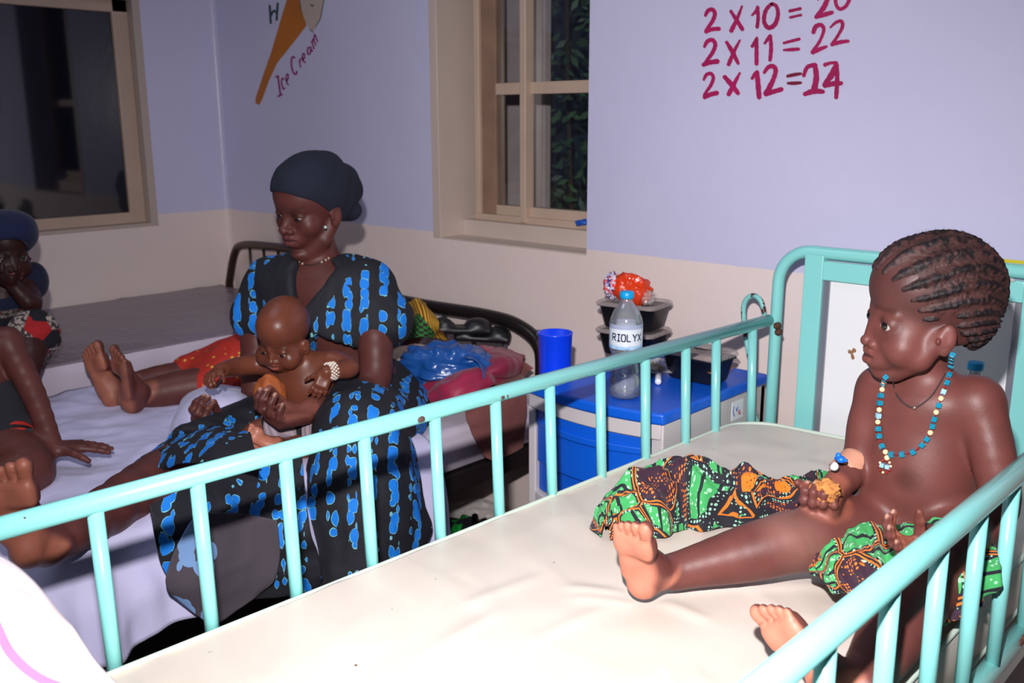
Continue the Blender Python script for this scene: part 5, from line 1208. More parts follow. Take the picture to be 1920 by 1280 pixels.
for i_, (x, y, z, an_) in enumerate(((868, 617, .70, .3), (905, 632, .67, .1))):
    c = PZ(x, y, z); R_s = frame3([math.cos(an_+.6), math.sin(an_+.6), -.05], [0, 0, 1]); bb = Body(); f_, s_, u_ = R_s
    bb.add([rbox(c, [.085, .034, .010], R_s, .009, .004), ell(c+f_*.045+u_*.012, [.042, .034, .024], R_s, .01), ell(c-f_*.055+u_*.014, [.034, .030, .026], R_s, .012)], .004); bb.cut(ell(c-f_*.03+u_*.034, [.045, .022, .024], R_s), .004)
    s1 = body_mesh('shoe', bb, shoe_m, .003, None); tag(s1, ['black shoe lying against the bed headboard, the upper of two', 'black shoe lying above the blue bag, the lower of two'][i_], 'shoe')
def wax2():
    t = NT('geometric_print'); v = t.mapping((1, 1, 1), src=t.tc.outputs['UV']); ch = t.n('ShaderNodeTexChecker'); t.l(v, ch.inputs[0]); ch.inputs['Scale'].default_value = 90; ch.inputs[1].default_value = srgb(40, 120, 50); ch.inputs[2].default_value = srgb(40, 24, 20)
    w = t.wave(v, 26, 0, 1, 'RINGS'); w2 = t.wave(v, 22, 0, 1); c = t.mix(t.step(w, .5, .55), srgb(200, 170, 40), srgb(130, 30, 30)); c2 = t.mix(t.step(w2, .5, .55), srgb(190, 90, 30), srgb(70, 30, 20))
    vo = t.vor(v, 11)[1]; se = t.n('ShaderNodeSeparateColor'); t.l(vo, se.inputs[0]); t.base(t.mix(t.step(se.outputs[0], .66, .67), t.mix(t.step(se.outputs[1], .5, .51), c, c2), ch.outputs[0])); t.set(Roughness=.8); return t.m
drape('printed_bundle', [[PZ(745, 580, .74), PZ(778, 560, .80), PZ(800, 565, .78)], [PZ(750, 610, .72), PZ(790, 592, .76), PZ(822, 610, .73)], [PZ(755, 640, .66), PZ(790, 632, .70), PZ(842, 636, .66)]], wax2(), 'green, yellow and red patterned cloth bundle behind the woman', 'cloth', .010, 8, 9., .004)
# under the bed by the cabinet
bc = PZ(905, 962, .05); o = blob('clear_bottle', bc, (.10, .04, .04), frame3([.8, .6, 0], [0, 0, 1]), M['film_clear'], 2.2, .25, 2); tag(o, 'crushed clear plastic bottle on the floor under the black bed', 'bottle')
def darkprint():
    t = NT('printed_black_bag'); v = t.vor(t.mapping(), 26)[1]; se = t.n('ShaderNodeSeparateColor'); t.l(v, se.inputs[0]); c = t.mix(t.step(se.outputs[0], .72, .75), srgb(36, 34, 40), srgb(190, 195, 205)); t.base(t.mix(t.step(se.outputs[1], .78, .8), c, srgb(30, 150, 60))); t.set(Roughness=.35); return t.m
bc = PZ(905, 1008, .05); o = blob('printed_bag', bc, (.16, .07, .045), frame3([.8, .55, 0], [0, 0, 1]), darkprint(), 4.2, .35, 2.4); tag(o, 'black plastic bag with green and white print on the floor under the bed', 'bag')
# ================================================================ WOMAN
def dressmat():
    t = NT('black_blue_dress'); a = t.n('ShaderNodeAttribute', attribute_name='Col'); sc = t.n('ShaderNodeSeparateColor'); t.l(a.outputs[0], sc.inputs[0])
    v = t.mapping((1, 1, .92)); d = t.noise(v, 12, 2)[1]; mx = t.n('ShaderNodeMix', data_type='RGBA', blend_type='LINEAR_LIGHT'); mx.inputs[0].default_value = .012; t.l(v, mx.inputs[6]); t.l(d, mx.inputs[7]); v = mx.outputs[2]
    vo = t.vor(v, 40, 'F1', .9)[0]; row = t.wave(t.mapping((1, 1, 0)), 10.5, 1.6, .8, dirn='DIAGONAL'); lim = t.math('MULTIPLY', t.step(row, .2, .65), .58)
    nn = t.noise(t.mapping(), 5, 2)[0]; lim = t.math('MULTIPLY', lim, t.step(nn, .33, .42)); lim = t.math('MULTIPLY', lim, sc.outputs[0])
    m = t.math('LESS_THAN', vo, lim); rim = t.math('GREATER_THAN', t.math('ADD', vo, t.math('MULTIPLY', t.noise(t.mapping(), 60, 2)[0], .22)), t.math('MULTIPLY', lim, 1.13))
    c = t.mix(m, srgb(25, 26, 34), t.mix(rim, srgb(12, 128, 232), srgb(130, 205, 214)))
    t.base(c); t.set(Roughness=.78); t.bump(t.noise(t.mapping(), 18, 3, 1)[0], .35, .008); return t.m
M['dress'] = dressmat()
SKW = np.array(srgb(92, 50, 45)[:3]); PALMW = np.array(srgb(140, 84, 72)[:3])
wo = empty('person', (-2.0, 1.45, B2Z), 'seated woman in a dark head wrap and black dress with blue blotches, baby on lap', 'person')
WB = Body(); WP = Paint(SKW)
toW = nrm([.806, -.592, 0]); rtW = nrm([.592, .806, 0])
wpel = PD(664, 748, 2.53); wch = PD(602, 585, 2.44); wn = PD(605, 488, 2.405); wh = PD(582, 388, 2.345)
wR = PD(503, 533, 2.47); wL = PD(695, 540, 2.385)
ax_ = nrm(wL-wR); fw_ = nrm(np.cross(ax_, wn-wpel)); fw_ = fw_ if fw_@toW > 0 else -fw_; uw_ = nrm(np.cross(ax_, fw_)); uw_ = uw_ if uw_[2] > 0 else -uw_; RW = np.array([ax_, fw_, uw_])
mid = wpel*.5+wch*.5
torso = [ell(wpel, [.155, .12, .12], RW, .05), ell(mid, [.125, .095, .13], RW, .06), ell(wch, [.135, .098, .13], RW, .05), ell(wch+uw_*.085, [.15, .072, .055], RW, .05), cap(wR+ax_*.02, wL-ax_*.02, .042, .042, .04)]
WB.add(torso+[cap(wn-uw_*.07, wh-uw_*.07, .050, .046, .03)], .02)
aW = math.radians(48); FW = toW*math.cos(aW)-rtW*math.sin(aW)+np.array([0, 0, -.20]); UW = np.array([0, 0, 1.0])+.20*toW*.6-rtW*.02
HW = .240
RhW, LW = make_head(WB, WP, wh, FW, UW, HW, 'adult', lid=.16, lipc=srgb(112, 62, 60), basec=SKW, look=(0, -.5), fr=wo, ear=.9)
elW = PD(697, 726, 2.31); wrW = PD(572, 774, 2.14)
WB.add(limb([wL, wL*.5+elW*.5+ax_*.01, elW, elW*.4+wrW*.6, wrW], [.050, .043, .037, .033, .025], .008, 4), .02)
dW = nrm(PD(498, 788, 2.06)-wrW)
hW = make_hand(WB, WP, wrW, dW, np.array([0, 0, 1.0])+.45*toW-.2*rtW, rtW*.2+np.array([0, 0, .8])-toW*.2, .175, (.55, .60, .62, .60), .08, (.6, .5), PALMW, .008, thumb_dir=nrm(dW*.6+np.array([0, 0, .65])))
elR2 = PD(478, 752, 2.44); wrR2 = PD(428, 788, 2.27)
WB.add(limb([wR, wR*.5+elR2*.5-ax_*.012, elR2, wrR2], [.048, .042, .036, .026], .008, 4), .02)
dW2 = nrm(PD(372, 790, 2.20)-wrR2)
make_hand(WB, WP, wrR2, dW2, np.array([0, 0, 1.0])+.3*rtW, toW+rtW*.3, .165, (.70, .72, .72, .74), .06, (.6, .5), PALMW, .008, thumb_dir=nrm(dW2*.6+np.array([0, 0, .7])))
# legs
kR = PD(352, 868, 2.12)+np.array([0, 0, .0]); aR = PD(92, 1022, 1.62); hR_ = wpel+np.array([-.02, -.10, -.03])
WB.add(limb([hR_, hR_*.5+kR*.5, kR, kR*.62+aR*.38, aR], [.085, .072, .056, .054, .034], .012, 5), .02)
heW = PD(44, 1075, 1.565); toW_ = PD(2, 872, 1.50); 
make_foot(WB, WP, aR, heW, toW_, nrm(aR-kR)*.6+toW*.5, rtW, .205, np.array(srgb(150, 90, 72)[:3]), .033)
kL = np.array([-1.66, 1.27, .63]); aL = np.array([-1.60, 1.17, .12]); hL_ = wpel+np.array([.09, -.07, -.03])
WB.add(limb([hL_, kL, aL], [.085, .058, .034], .012, 5), .02); make_foot(WB, WP, aL, np.array([-1.64, 1.20, .012]), np.array([-1.52, 1.00, .012]), [0, 0, -1], [-1, 0, 0], .21, None, .033)
fine = [(wh-.145, wh+.145, .0021), (PD(520, 790, 2.2)-.11, PD(520, 790, 2.2)+.11, .0026), (PD(388, 785, 2.23)-.09, PD(388, 785, 2.23)+.09, .0026), ((heW+toW_)/2-.13, (heW+toW_)/2+.13, .003)]
body_mesh('body', WB, M['skin'], .0055, wo, fine, WP)
# head wrap
HBW = Body(); HP2 = None
HBW.add([ell(LW(-.08, 0, .16), HW*np.array([.452, .365, .395]), RhW, HW*.03), ell(LW(-.22, 0, .06), HW*np.array([.31, .31, .33]), RhW, HW*.06), ell(LW(.06, 0, .22), HW*np.array([.31, .31, .275]), RhW, HW*.06)], HW*.05)
HBW.add([ell(LW(-.50, .02, .10), HW*np.array([.15, .20, .22]), RhW, HW*.03)], HW*.035); HBW.add(ell(LW(-.40, .1, -.12), HW*np.array([.12, .18, .12]), RhW, HW*.03), HW*.04)
HBW.cut(ell(LW(.46, 0, -.40), HW*np.array([.62, .8, .66]), RhW), .003)
for g in (1, -1): HBW.cut(ell(LW(-.02, g*.37, -.13), HW*np.array([.13, .10, .17]), RhW), .003)
HBW.cut(ell(LW(.0, 0, -.62), HW*np.array([.5, .6, .5]), RhW), .003)
def wrapdisp(V, N):
    q = (V-wh)@RhW.T/HW; return .0028*np.sin(q[:, 2]*16+q[:, 0]*20+2*np.sin(q[:, 1]*4))*np.clip(-(q[:, 0]+.12)*4, 0, 1)+.002*fbm(V*22, 2)
body_mesh('head_wrap', HBW, M['navy_wrap'], .003, wo, disp=wrapdisp, label='dark navy head wrap')
b = MB(); b.sphere(PD(610, 426, 2.27), .0042, 10); b.build('earring', simple('pearl', srgb(190, 220, 210), .2, .4), wo, label='small pale round earring')
def bodyhit(Bd, x, y, off, n, lo=1.9, hi=2.8):
    d = ray(x, y); ts = np.arange(lo, hi, .0015)/(CM[2]@d); pts = O0+ts[:, None]*d; F = np.full(len(pts), 1.0)
    for pr, k in Bd.g[:n]:
        T = np.full(len(pts), 1.0)
        for p in pr: T = smin(T, p.ev(pts[:, 0], pts[:, 1], pts[:, 2]), p.k)
        F = smin(F, T, k)
    return pts[np.argmax(F < off)] if (F < off).any() else pts[int(np.argmin(F))]
nk2 = catmull([bodyhit(WB, x, y, .003, 1) for x, y in ((560, 486), (565, 493), (578, 497), (592, 495), (606, 490), (616, 484))], 5); b = MB(); b.tube(nk2, .0012, 6); cdw = b.build('thin_necklace', simple('dark_cord2', srgb(40, 34, 38), .6), wo)
for i_ in (0, 3, 6, 19, 22, 25): b = MB(); b.sphere(nk2[min(i_, len(nk2)-1)], .003, 8); b.build('bead', simple('pale_bead', srgb(200, 180, 150), .3), cdw)
# dress
D = Body(); g_ = .014
def infl(p, r): return [ell(q.c, q.r+r, q.R, q.k) if q.kind == 'ell' else cap(q.a, q.b, q.ra+r, q.rb+r, q.k) for q in p]
D.add(infl(torso[:4], g_)+[cap(wR+ax_*.01, wL-ax_*.01, .053, .053, .04)], .03)
D.add(ell(wch+fw_*.055-uw_*.03+ax_*.06, [.075, .07, .08], RW, .03), .05); D.add(ell(wch+fw_*.055-uw_*.03-ax_*.06, [.075, .07, .08], RW, .03), .05)
sl = PD(702, 598, 2.375); D.add([cap(wL, sl, .054, .074, .03), cap(wL, sl+ax_*.03, .048, .064, .03)], .04)
sr = PD(482, 588, 2.47); D.add([cap(wR, sr, .052, .064, .03)], .04)
for (x, y, dd, r) in ((728, 705, 2.36, .0), (0, 0, 0, 0)):
    pass
D.cut(rbox(sl-uw_*.11, [.14, .14, .055], frame3(fw_, uw_*.9+ax_*.35), .01), .004); D.cut(ell(sr-uw_*.082, [.11, .11, .045], RW), .006)
# neckline V
vn = wn+fw_*.06-uw_*.01; vb = bodyhit(WB, 567, 578, .0, 1)+fw_*.01; vR_ = bodyhit(WB, 560, 500, .0, 1)+fw_*.02; vL_ = bodyhit(WB, 632, 500, .0, 1)+fw_*.02; vm = (vR_+vL_)/2
for t_ in np.linspace(0, 1, 9):
    c = vm*(1-t_)+vb*t_; wid = .050*(1-t_)+.005; D.cut(ell(c+fw_*.01, [wid, .075, .02], RW), .004)
D.cut(ell(wn+uw_*.015, [.062, .085, .05], RW), .004)
# skirt: lap, right thigh tube, left leg tube
D.add([cap(hR_, kR*.93+hR_*.07, .115, .082, .03), cap(hL_, kL, .115, .085, .03), cap(hR_, hL_, .11, .11, .05)], .05)
D.add(limb([kL, np.array([-1.60, 1.22, .48]), np.array([-1.585, 1.17, .25])], [.085, .115, .10], .03, 4), .04)
D.add([cap(kL+np.array([-.05, .05, 0]), np.array([-1.585, 1.32, .40]), .085, .07, .03), cap(wpel+np.array([.10, .06, -.05]), kL+np.array([-.06, .12, -.03]), .10, .07, .04)], .05)
D.cut(ell(kR+nrm(aR-kR)*.055, [.095]*3), .004)
DPt = Paint([1, 1, 1])
def dresscol(V, N):
    c = np.ones((len(V), 3)); q = (V-wch)@RW.T
    w_ = np.clip((q[:, 1]+.0)/.02, 0, 1)
    # plain black yoke strip beside the V neck and plain waist panel
    dist = np.full(len(V), 9.)
    for a, bb in ((vL_, vb), (vR_, vb)):
        ba = bb-a; t = np.clip((V-a)@ba/(ba@ba), 0, 1); dist = np.minimum(dist, np.linalg.norm(V-a-t[:, None]*ba, axis=1))
    plain = (dist < .052) | ((q[:, 2] < -.085) & (q[:, 2] > -.27) & (np.abs(q[:, 0]-.03) < .17) & (V[:, 2] > B2Z+.10))
    c[plain] = 0; return c
def dressdisp(V, N): return .006*(ridge(np.stack([V[:, 0]*9, V[:, 1]*9, V[:, 2]*2.2], 1), 3)-.4)+.004*fbm(V*14, 2)
body_mesh('dress', D, M['dress'], .0055, wo, colors=dresscol, disp=dressdisp, label='black dress with rows of blue blotches')
def colfill(o, v=1.0):
    a = o.data.color_attributes.new('Col', 'FLOAT_COLOR', 'POINT'); a.data.foreach_set('color', np.tile([v, v, v, 1.0], len(o.data.vertices)).astype(np.float32))
# dress flap trailing to the left, and hem hanging over the sheet with the grey lining turned out
G = cgrid([[PZ(205, 905, .57), PZ(260, 868, .60), PZ(320, 820, .62), PZ(395, 800, .66), PZ(470, 815, .69)], [PZ(190, 918, .565), PZ(258, 890, .62), PZ(325, 852, .66), PZ(400, 840, .70), PZ(480, 850, .71)], [PZ(175, 930, .563), PZ(262, 900, .60), PZ(335, 872, .655), PZ(410, 868, .70), PZ(490, 880, .68)]], 10, 12); fl = sheet_obj('dress_flap', wrinkled(G, .006, 10, 1.7), M['dress'], wo, .003); colfill(fl)
G = cgrid([[PX(278, 948, -1.590), PX(325, 925, -1.600), PX(400, 892, -1.63), PX(480, 862, -1.66), PX(565, 845, -1.62)], [PX(288, 1000, -1.572), PX(350, 1000, -1.560), PX(420, 1000, -1.56), PX(500, 990, -1.54), PX(580, 985, -1.50)], [PX(300, 1050, -1.57), PX(350, 1060, -1.555), PX(420, 1070, -1.55), PX(500, 1065, -1.53), PX(600, 1050, -1.50)], [PX(318, 1085, -1.57), PX(370, 1110, -1.56), PX(430, 1120, -1.55), PX(520, 1120, -1.53), PX(600, 1105, -1.51)]], 12, 12); fl = sheet_obj('dress_hem', wrinkled(G, .006, 9, 4.7), M['dress'], wo, .003); colfill(fl)
def liningmat():
    t = NT('grey_lining_print'); v = t.mapping((1, 1, .7)); vo = t.vor(v, 34, 'F1', .9)[0]; row = t.wave(t.mapping((1, 1, 1), (0, 0, .5)), 5, 2, .8); m = t.math('LESS_THAN', vo, t.math('MULTIPLY', t.step(row, .5, .85), .58)); t.base(t.mix(m, srgb(76, 68, 76), srgb(124, 160, 210))); t.set(Roughness=.85); return t.m
G = cgrid([[PX(368, 962, -1.548), PX(410, 960, -1.540), PX(455, 962, -1.535), PX(520, 975, -1.50)], [PX(338, 1010, -1.545), PX(400, 1020, -1.535), PX(460, 1030, -1.53), PX(525, 1040, -1.50)], [PX(310, 1082, -1.545), PX(375, 1095, -1.53), PX(450, 1085, -1.53), PX(515, 1085, -1.505)], [PX(322, 1112, -1.55), PX(395, 1168, -1.54), PX(450, 1140, -1.535), PX(500, 1100, -1.52)]], 12, 12); sheet_obj('dress_lining', wrinkled(G, .004, 8, 2.7), liningmat(), wo, .002, 'grey inside of the dress hem turned out')
# ================================================================ BABY
SKB = np.array(srgb(112, 62, 46)[:3]); ba = empty('person', PD(575, 800, 2.28), 'bald baby in striped shorts with a white bracelet sitting on the woman\'s lap', 'person')
BB = Body(); BP = Paint(SKB); bh_ = PD(529, 626, 2.165); bch = PD(570, 712, 2.235); bpel = PD(573, 785, 2.27); bsR = PD(486, 682, 2.24); bsL = PD(628, 678, 2.20); 
ax3 = nrm(bsL-bsR); fw3 = nrm(np.cross(ax3, bch-bpel)); fw3 = fw3 if fw3@toW > 0 else -fw3; uw3 = nrm(np.cross(ax3, fw3)); uw3 = uw3 if uw3[2] > 0 else -uw3; RB = np.array([ax3, fw3, uw3])
BB.add([ell(bpel, [.070, .062, .06], RB, .03), ell(bch*.6+bpel*.4, [.066, .056, .07], RB, .04), ell(bch, [.066, .050, .055], RB, .04), cap(bsR+ax3*.015, bsL-ax3*.015, .026, .026, .03), cap(bch+uw3*.02, bh_, .03, .03, .02)], .02)
a3 = math.radians(28); FB = toW*math.cos(a3)-rtW*math.sin(a3)+np.array([0, 0, -.30]); UB = np.array([0, 0, 1.0])+.3*toW-.06*rtW
RhB, LB = make_head(BB, BP, bh_, FB, UB, .168, 'baby', lid=.3, lipc=srgb(150, 84, 74), basec=SKB, look=(0, -.4), fr=ba, ear=.85)
eB = PD(655, 690, 2.17); wB = PD(612, 697, 2.13); BB.add(limb([bsL, eB, wB], [.024, .021, .0155], .006, 4), .01)
make_hand(BB, BP, wB, nrm(PD(597, 735, 2.12)-wB), -toW, -rtW, .072, (.25, .3, .3, .35), .12, (.6, .4), PALMW*1.2, .005, fat=1.1)
eB2 = PD(440, 688, 2.20); wB2 = PD(412, 694, 2.15); BB.add(limb([bsR, eB2, wB2], [.024, .020, .015], .006, 4), .01)
make_hand(BB, BP, wB2, nrm(PD(392, 705, 2.12)-wB2), -np.array([0, 0, 1.])+toW*.4, toW+rtW*.3, .070, (.6, .6, .6, .6), .08, (.6, .5), PALMW*1.2, .005, fat=1.1)
k1 = PD(552, 842, 2.16); f1_ = PD(515, 835, 2.12); BB.add(limb([bpel+ax3*.035, PD(600, 815, 2.20), k1, f1_], [.042, .036, .028, .017], .008, 4), .012)
make_foot(BB, BP, f1_, PD(520, 842, 2.105), PD(487, 820, 2.09), toW+np.array([0, 0, .3]), np.array([0, 0, 1.0]), .082, SOLE*.85, .016, .006)
k2 = PD(475, 820, 2.16); f2_ = PD(490, 858, 2.11); BB.add(limb([bpel-ax3*.035, PD(520, 800, 2.2), k2, f2_], [.042, .034, .028, .017], .008, 4), .012)
make_foot(BB, BP, f2_, PD(492, 866, 2.10), PD(458, 845, 2.085), toW+np.array([0, 0, .3]), np.array([0, 0, 1.0]), .082, SOLE*.85, .016, .006)
fine = [(bh_-.105, bh_+.105, .0019), (PD(600, 712, 2.12)-.05, PD(600, 712, 2.12)+.05, .0016), (PD(400, 698, 2.14)-.045, PD(400, 698, 2.14)+.045, .0016), (PD(500, 835, 2.1)-.065, PD(500, 835, 2.1)+.065, .0018)]
body_mesh('body', BB, M['skin_oily'], .0036, ba, fine, BP)
SH = Body(); SH.add([ell(bpel, [.080, .072, .062], RB, .03), cap(bpel+ax3*.035, PD(594, 818, 2.195), .050, .050, .03), cap(bpel-ax3*.035, PD(522, 806, 2.19), .050, .048, .03)], .02)
st_ = NT('striped_grey_jersey'); w_ = st_.wave(st_.mapping((1, 1, 1), (0, .5, 0)), 30, 1, 1); w3 = st_.wave(st_.mapping((1, 1, 1), (0, .5, 0)), 7, 1, 1); st_.base(st_.mix(st_.step(w3, .8, .85), st_.mix(st_.step(w_, .4, .6), srgb(170, 150, 160), srgb(140, 124, 134)), srgb(30, 28, 34))); st_.set(Roughness=.85)
body_mesh('shorts', SH, st_.m, .003, ba, disp=lambda V, N: .003*ridge(V*18, 2), label='grey and black striped shorts')
b = MB(); f_ = nrm(wB-eB); x_ = nrm(np.cross(f_, [0, 0, 1])); y_ = np.cross(f_, x_)
for j_ in range(4):
    for k_ in range(15): a = 2*math.pi*(k_+.5*(j_ % 2))/15; b.sphere(wB-f_*(.004+j_*.0052)+(.0185)*(math.cos(a)*x_+math.sin(a)*y_), .0031, 8)
b.build('bracelet', simple('white_bead', srgb(236, 222, 206), .25), ba, label='bracelet of small white beads')
b = MB(); q = PD(404, 706, 2.12); b.tube(catmull([q+np.array([-.012, 0, .008]), q+np.array([-.004, -.008, -.012]), q+np.array([.008, -.004, -.02]), q+np.array([.014, .006, -.002])], 5), .0035, 8); o = b.build('bangle', M['black_plastic']); tag(o, 'small black bangle dangling from the baby\'s right hand', 'bangle')
o = blob('bread_bun', PD(507, 745, 2.13), (.036, .028, .046), frame3([.6, .6, .3], [-.25, 0, 1]), M['bun'], 2.6, .22, 1.3, ridged=False); tag(o, 'oval brown bun held up in the woman\'s hand before the baby', 'bun')
# ================================================================ CHILD LYING BEHIND THE WOMAN
ly = empty('person', (-2.45, 1.6, B2Z), 'person lying behind the seated woman, bare feet and a red skirt showing', 'person')
LBd = Body(); LP = Paint(SKW*1.15)
anL = PD(243, 745, 2.555); knL2 = PD(455, 705, 2.66); hpL2 = np.array([-2.28, 1.62, .66])
anF = PD(205, 735, 2.62); knF = PD(430, 690, 2.75); hpF = np.array([-2.40, 1.66, .66])
LBd.add(limb([anL, anL*.6+knL2*.4, knL2, hpL2], [.028, .045, .048, .07], .01, 5), .015); LBd.add(limb([anF, anF*.6+knF*.4, knF, hpF], [.028, .045, .048, .07], .01, 5), .015)
make_foot(LBd, LP, anL, PD(233, 777, 2.50), PD(215, 668, 2.455), nrm(anL-knL2)*.5+toW*.3+np.array([0, -.6, 0]), -rtW, .185, np.array(srgb(150, 92, 74)[:3]), .028)
make_foot(LBd, LP, anF, PD(203, 770, 2.575), PD(163, 650, 2.53), nrm(anF-knF)*.5+toW*.5, rtW, .195, np.array(srgb(176, 110, 88)[:3]), .028)
lc = np.array([-2.33, 1.78, .66]); LBd.add([ell((hpL2+hpF)/2, [.13, .11, .085], k=.03), ell(lc, [.12, .12, .08], k=.03), cap(lc+np.array([0, .04, 0]), lc+np.array([0, .12, .0]), .045, .04, .02)], .03)
make_head(LBd, LP, lc+np.array([.0, .20, .01]), [0, -.2, 1], [0, 1, .1], .17, 'child', lid=.2, basec=SKW, fr=ly)
for g in (1, -1): LBd.add(limb([lc+np.array([g*.11, .04, 0]), lc+np.array([g*.15, -.08, -.02]), lc+np.array([g*.08, -.18, .03])], [.03, .026, .02], .01, 4), .015); make_hand(LBd, LP, lc+np.array([g*.08, -.18, .03]), [-.5*g, -.8, 0], [0, 0, -1], [-g, .2, 0], .13, (.2,)*4, .08, (.6, .3), None)
fine = [(PD(205, 720, 2.54)-np.array([.14, .12, .12]), PD(205, 720, 2.54)+np.array([.14, .12, .14]), .003)]
body_mesh('body', LBd, M['skin'], .0055, ly, fine, LP)
RS = Body(); RS.add([cap(PD(395, 722, 2.63), hpL2, .060, .095, .03), cap(PD(360, 700, 2.71), hpF, .055, .095, .03), ell((hpL2+hpF)/2, [.15, .13, .10], k=.03), ell(lc, [.135, .12, .09], k=.03)], .03)
RS.add(cap(PD(390, 700, 2.68), PD(445, 680, 2.7), .05, .07, .03), .03); RS.cut(ell(PD(362, 722, 2.62), .035), .003)
rd = NT('red_dotted_cloth'); vd = rd.vor(rd.mapping(), 42)[0]; rd.base(rd.mix(rd.step(vd, .16, .2), srgb(222, 170, 60), srgb(186, 44, 30))); rd.set(Roughness=.8)
body_mesh('red_skirt', RS, rd.m, .005, ly, disp=lambda V, N: .005*ridge(V*12, 2), label='red skirt with small yellow marks')
# ================================================================ BOY AT THE LEFT EDGE
bo = empty('person', (-2.3, .72, B2Z), 'bare-chested child in black shorts leaning on one hand at the left edge of the bed', 'person')
OB = Body(); OP = Paint(SKW*1.05); opel = PD(-15, 815, 2.12); och = PD(-38, 695, 2.12); osL = PD(14, 640, 2.10); osR = PD(-120, 645, 2.05)
OB.add([ell(opel, [.105, .09, .085], k=.03), ell(och, [.078, .07, .10], k=.04), cap(osL, osR, .032, .032, .03), ell(opel*.5+och*.5, [.08, .072, .09], k=.03), cap(och+np.array([0, 0, .08]), och+np.array([-.04, -.04, .18]), .035, .034, .02)], .02)
make_head(OB, OP, och+np.array([-.05, -.05, .255]), -toW*.2-rtW, [0, 0, 1], .20, 'child', lid=.4, basec=SKW, fr=bo)
oe = PD(62, 738, 2.09); ow = PD(100, 836, 2.06); OB.add(limb([osL, oe, ow], [.030, .025, .018], .006, 5), .01)
make_hand(OB, OP, ow+np.array([0, 0, -.004]), nrm(PD(168, 832, 2.10)-ow), np.array([0, 0, -1.]), -rtW*.2+toW, .125, (.08, .05, .06, .08), .14, (.6, .1), None, .006)
ok = PD(45, 885, 2.0); oa = PZ(-70, 925, .60); OB.add(limb([opel+np.array([.05, -.03, -.01]), ok, oa], [.075, .058, .034], .01, 5), .02); ok2 = PD(-110, 900, 1.95); OB.add(limb([opel+np.array([-.05, -.03, -.01]), ok2, PZ(-190, 960, .60)], [.075, .058, .034], .01, 5), .02)
make_foot(OB, OP, oa, oa+np.array([.0, .03, -.035]), oa+np.array([-.05, -.14, -.035]), [0, 0, -1], [-1, 0, 0], .16, None, .026)
orx = PD(-160, 760, 1.98); OB.add(limb([osR, orx, PD(-120, 850, 1.9)], [.03, .025, .018], .006, 4), .01); make_hand(OB, OP, PD(-120, 850, 1.9), [.3, -.6, -.5], [0, 0, -1], [1, 0, 0], .12, (.2,)*4, .1, (.6, .2), None, .006)
body_mesh('body', OB, M['skin'], .005, bo, [(PD(130, 835, 2.08)-.07, PD(130, 835, 2.08)+.07, .0024)], OP)
OS = Body(); OS.add([ell(opel, [.115, .10, .09], k=.03), cap(opel, PD(-5, 765, 2.12), .10, .082, .03), cap(opel+np.array([.05, -.03, 0]), PD(20, 858, 2.06), .088, .078, .02), cap(opel+np.array([-.05, -.03, 0]), PD(-60, 858, 2.03), .088, .078, .02)], .02)
body_mesh('shorts', OS, M['black_cloth'], .005, bo, label='plain black shorts')
OHm = Body(); OHm.add(cap(PD(8, 850, 2.065), PD(24, 866, 2.055), .083, .079, .01), .01); rp = NT('red_black_print'); vr = rp.wave(rp.mapping(), 14, 5, 1); rp.base(rp.mix(rp.step(vr, .5, .55), srgb(190, 50, 40), srgb(30, 24, 26))); body_mesh('shorts_hem', OHm, rp.m, .005, bo, label='red patterned hem of the shorts')
# ================================================================ DARK FIGURE BY THE LEFT WALL
dk = empty('person', (-3.0, .80, B3Z), 'small child, dim light put into its dark colours, in a blue top and red patterned skirt on the far left bed', 'person')
KB = Body(); SKD = SKW*.38; KP = Paint(SKD); kpel = PD(20, 640, 2.62); kch = PD(0, 560, 2.60); kh = PD(8, 470, 2.55)  # skin, top and cap darkened in colour to stand in for dim light
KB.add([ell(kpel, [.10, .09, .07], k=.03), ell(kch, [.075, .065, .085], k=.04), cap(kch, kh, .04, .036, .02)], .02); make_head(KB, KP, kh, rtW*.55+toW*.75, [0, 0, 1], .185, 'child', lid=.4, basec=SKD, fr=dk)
ke = PD(60, 570, 2.52); kw = PD(20, 530, 2.48); KB.add(limb([PD(45, 530, 2.60), ke, kw], [.028, .024, .017], .006, 4), .012); make_hand(KB, KP, kw, nrm(PD(0, 520, 2.44)-kw), [0, 0, 1], toW, .11, (.5,)*4, .1, (.5, .4), None, .006)
ke = PD(-60, 600, 2.5); KB.add(limb([PD(-45, 530, 2.58), ke, PD(-20, 620, 2.42)], [.028, .024, .017], .006, 4), .012); make_hand(KB, KP, PD(-20, 620, 2.42), [.5, -.5, -.2], [0, 0, -1], toW, .11, (.3,)*4, .1, (.5, .4), None, .006)
for (x, y) in ((45, 690), (-30, 690)): KB.add(limb([kpel, PD(x+10, 640, 2.50), PD(x, 720, 2.45)], [.06, .045, .028], .01, 4), .02); qa = PD(x, 720, 2.45); make_foot(KB, KP, qa, qa+np.array([-.02, .02, -.03]), qa+np.array([.08, -.10, -.03]), [0, 0, -1], [-1, 0, 0], .14, None, .024)
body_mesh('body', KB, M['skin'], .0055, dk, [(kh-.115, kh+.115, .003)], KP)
KT = Body(); KT.add([ell(kch-np.array([0, 0, .02]), [.080, .070, .085], k=.04), ell(PD(40, 530, 2.60), [.045, .045, .045], k=.03), ell(PD(-40, 530, 2.58), [.045]*3, k=.03), ell(PD(66, 525, 2.62), [.03, .035, .05], k=.03)], .02); body_mesh('blue_top', KT, cloth('blue_jersey', srgb(8, 20, 60), .5), .005, dk)
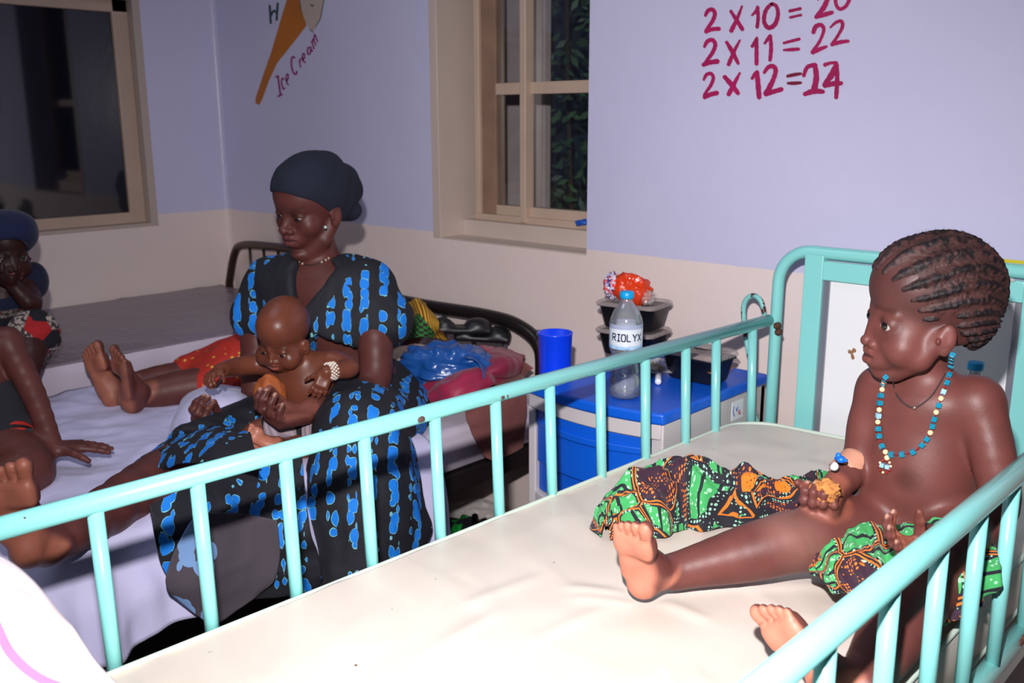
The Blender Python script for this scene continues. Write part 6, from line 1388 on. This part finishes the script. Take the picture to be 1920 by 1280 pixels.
KH = Body(); KH.add([ell(kh+np.array([0, 0, .045]), [.088, .088, .065], k=.02), ell(PD(30, 420, 2.56), [.06, .04, .03], k=.02)], .01); KH.cut(ell(kh+nrm(rtW*.5+toW)*.07-np.array([0, 0, .03]), .07), .004); body_mesh('blue_cap', KH, cloth('blue_cap_cloth', srgb(10, 24, 70), .3), .004, dk)
KS = Body(); KS.add([ell(kpel, [.115, .10, .078], k=.03), cap(kpel, PD(60, 628, 2.52), .085, .065, .03), cap(kpel, PD(-20, 632, 2.52), .085, .065, .03)], .02)
ks = NT('red_white_print'); v1 = ks.vor(ks.mapping(), 26)[1]; se_ = ks.n('ShaderNodeSeparateColor'); ks.l(v1, se_.inputs[0]); v2 = ks.noise(ks.mapping(), 110, 2)[0]; ks.base(ks.mix(ks.step(se_.outputs[0], .45, .5), ks.mix(ks.step(v2, .48, .54), srgb(60, 50, 50), srgb(176, 160, 150)), ks.mix(ks.step(se_.outputs[1], .5, .55), srgb(170, 24, 30), srgb(20, 20, 28)))); ks.set(Roughness=.85)
body_mesh('patterned_skirt', KS, ks.m, .005, dk, disp=lambda V, N: .006*ridge(V*11, 2), label='red, white and black patterned skirt')
# ================================================================ NEAR CLOTH BUNDLE, BOTTOM LEFT
pk_ = NT('pink_floral_cotton'); vf = pk_.math('ABSOLUTE', pk_.math('SUBTRACT', pk_.noise(pk_.mapping(), 7, 1)[0], .45)); pk_.base(pk_.mix(pk_.math('LESS_THAN', vf, .016), srgb(240, 224, 230), srgb(206, 110, 150))); pk_.set(Roughness=.8)
pkw = 1
rows = [[(-60, 1020, .80), (20, 1075, .80), (75, 1130, .79), (150, 1215, .78), (215, 1300, .77)], [(-90, 1070, .74), (0, 1120, .73), (50, 1170, .73), (110, 1250, .725), (170, 1330, .72)], [(-130, 1140, .72), (-40, 1200, .70), (10, 1250, .70), (60, 1320, .70), (110, 1390, .70)], [(-160, 1240, .72), (-80, 1300, .71), (-30, 1340, .71), (20, 1400, .71), (60, 1450, .71)]]
G = cgrid([[PD(*p) for p in r] for r in rows], 14, 14); nb = sheet_obj('floral_sheet', wrinkled(G, .006, 6, 3.1), pk_.m, None, .004); tag(nb, 'white and pink floral cloth bundle, blurred in the near bottom left corner', 'cloth')
# blue wrapper on the window sill
b = MB(); q = PY(1090, 417, WY+.11); b.sphere((0, 0, 0), 1, 16); V = np.array(b.v)*np.array([.024, .012, .010]); V += .004*fbm(V*120, 2)[:, None]; b.v = [tuple(v) for v in V+q]; o = b.build('blue_wrapper', simple('blue_foil', srgb(30, 90, 190), .25)); tag(o, 'crumpled blue wrapper on the window ledge', 'wrapper')
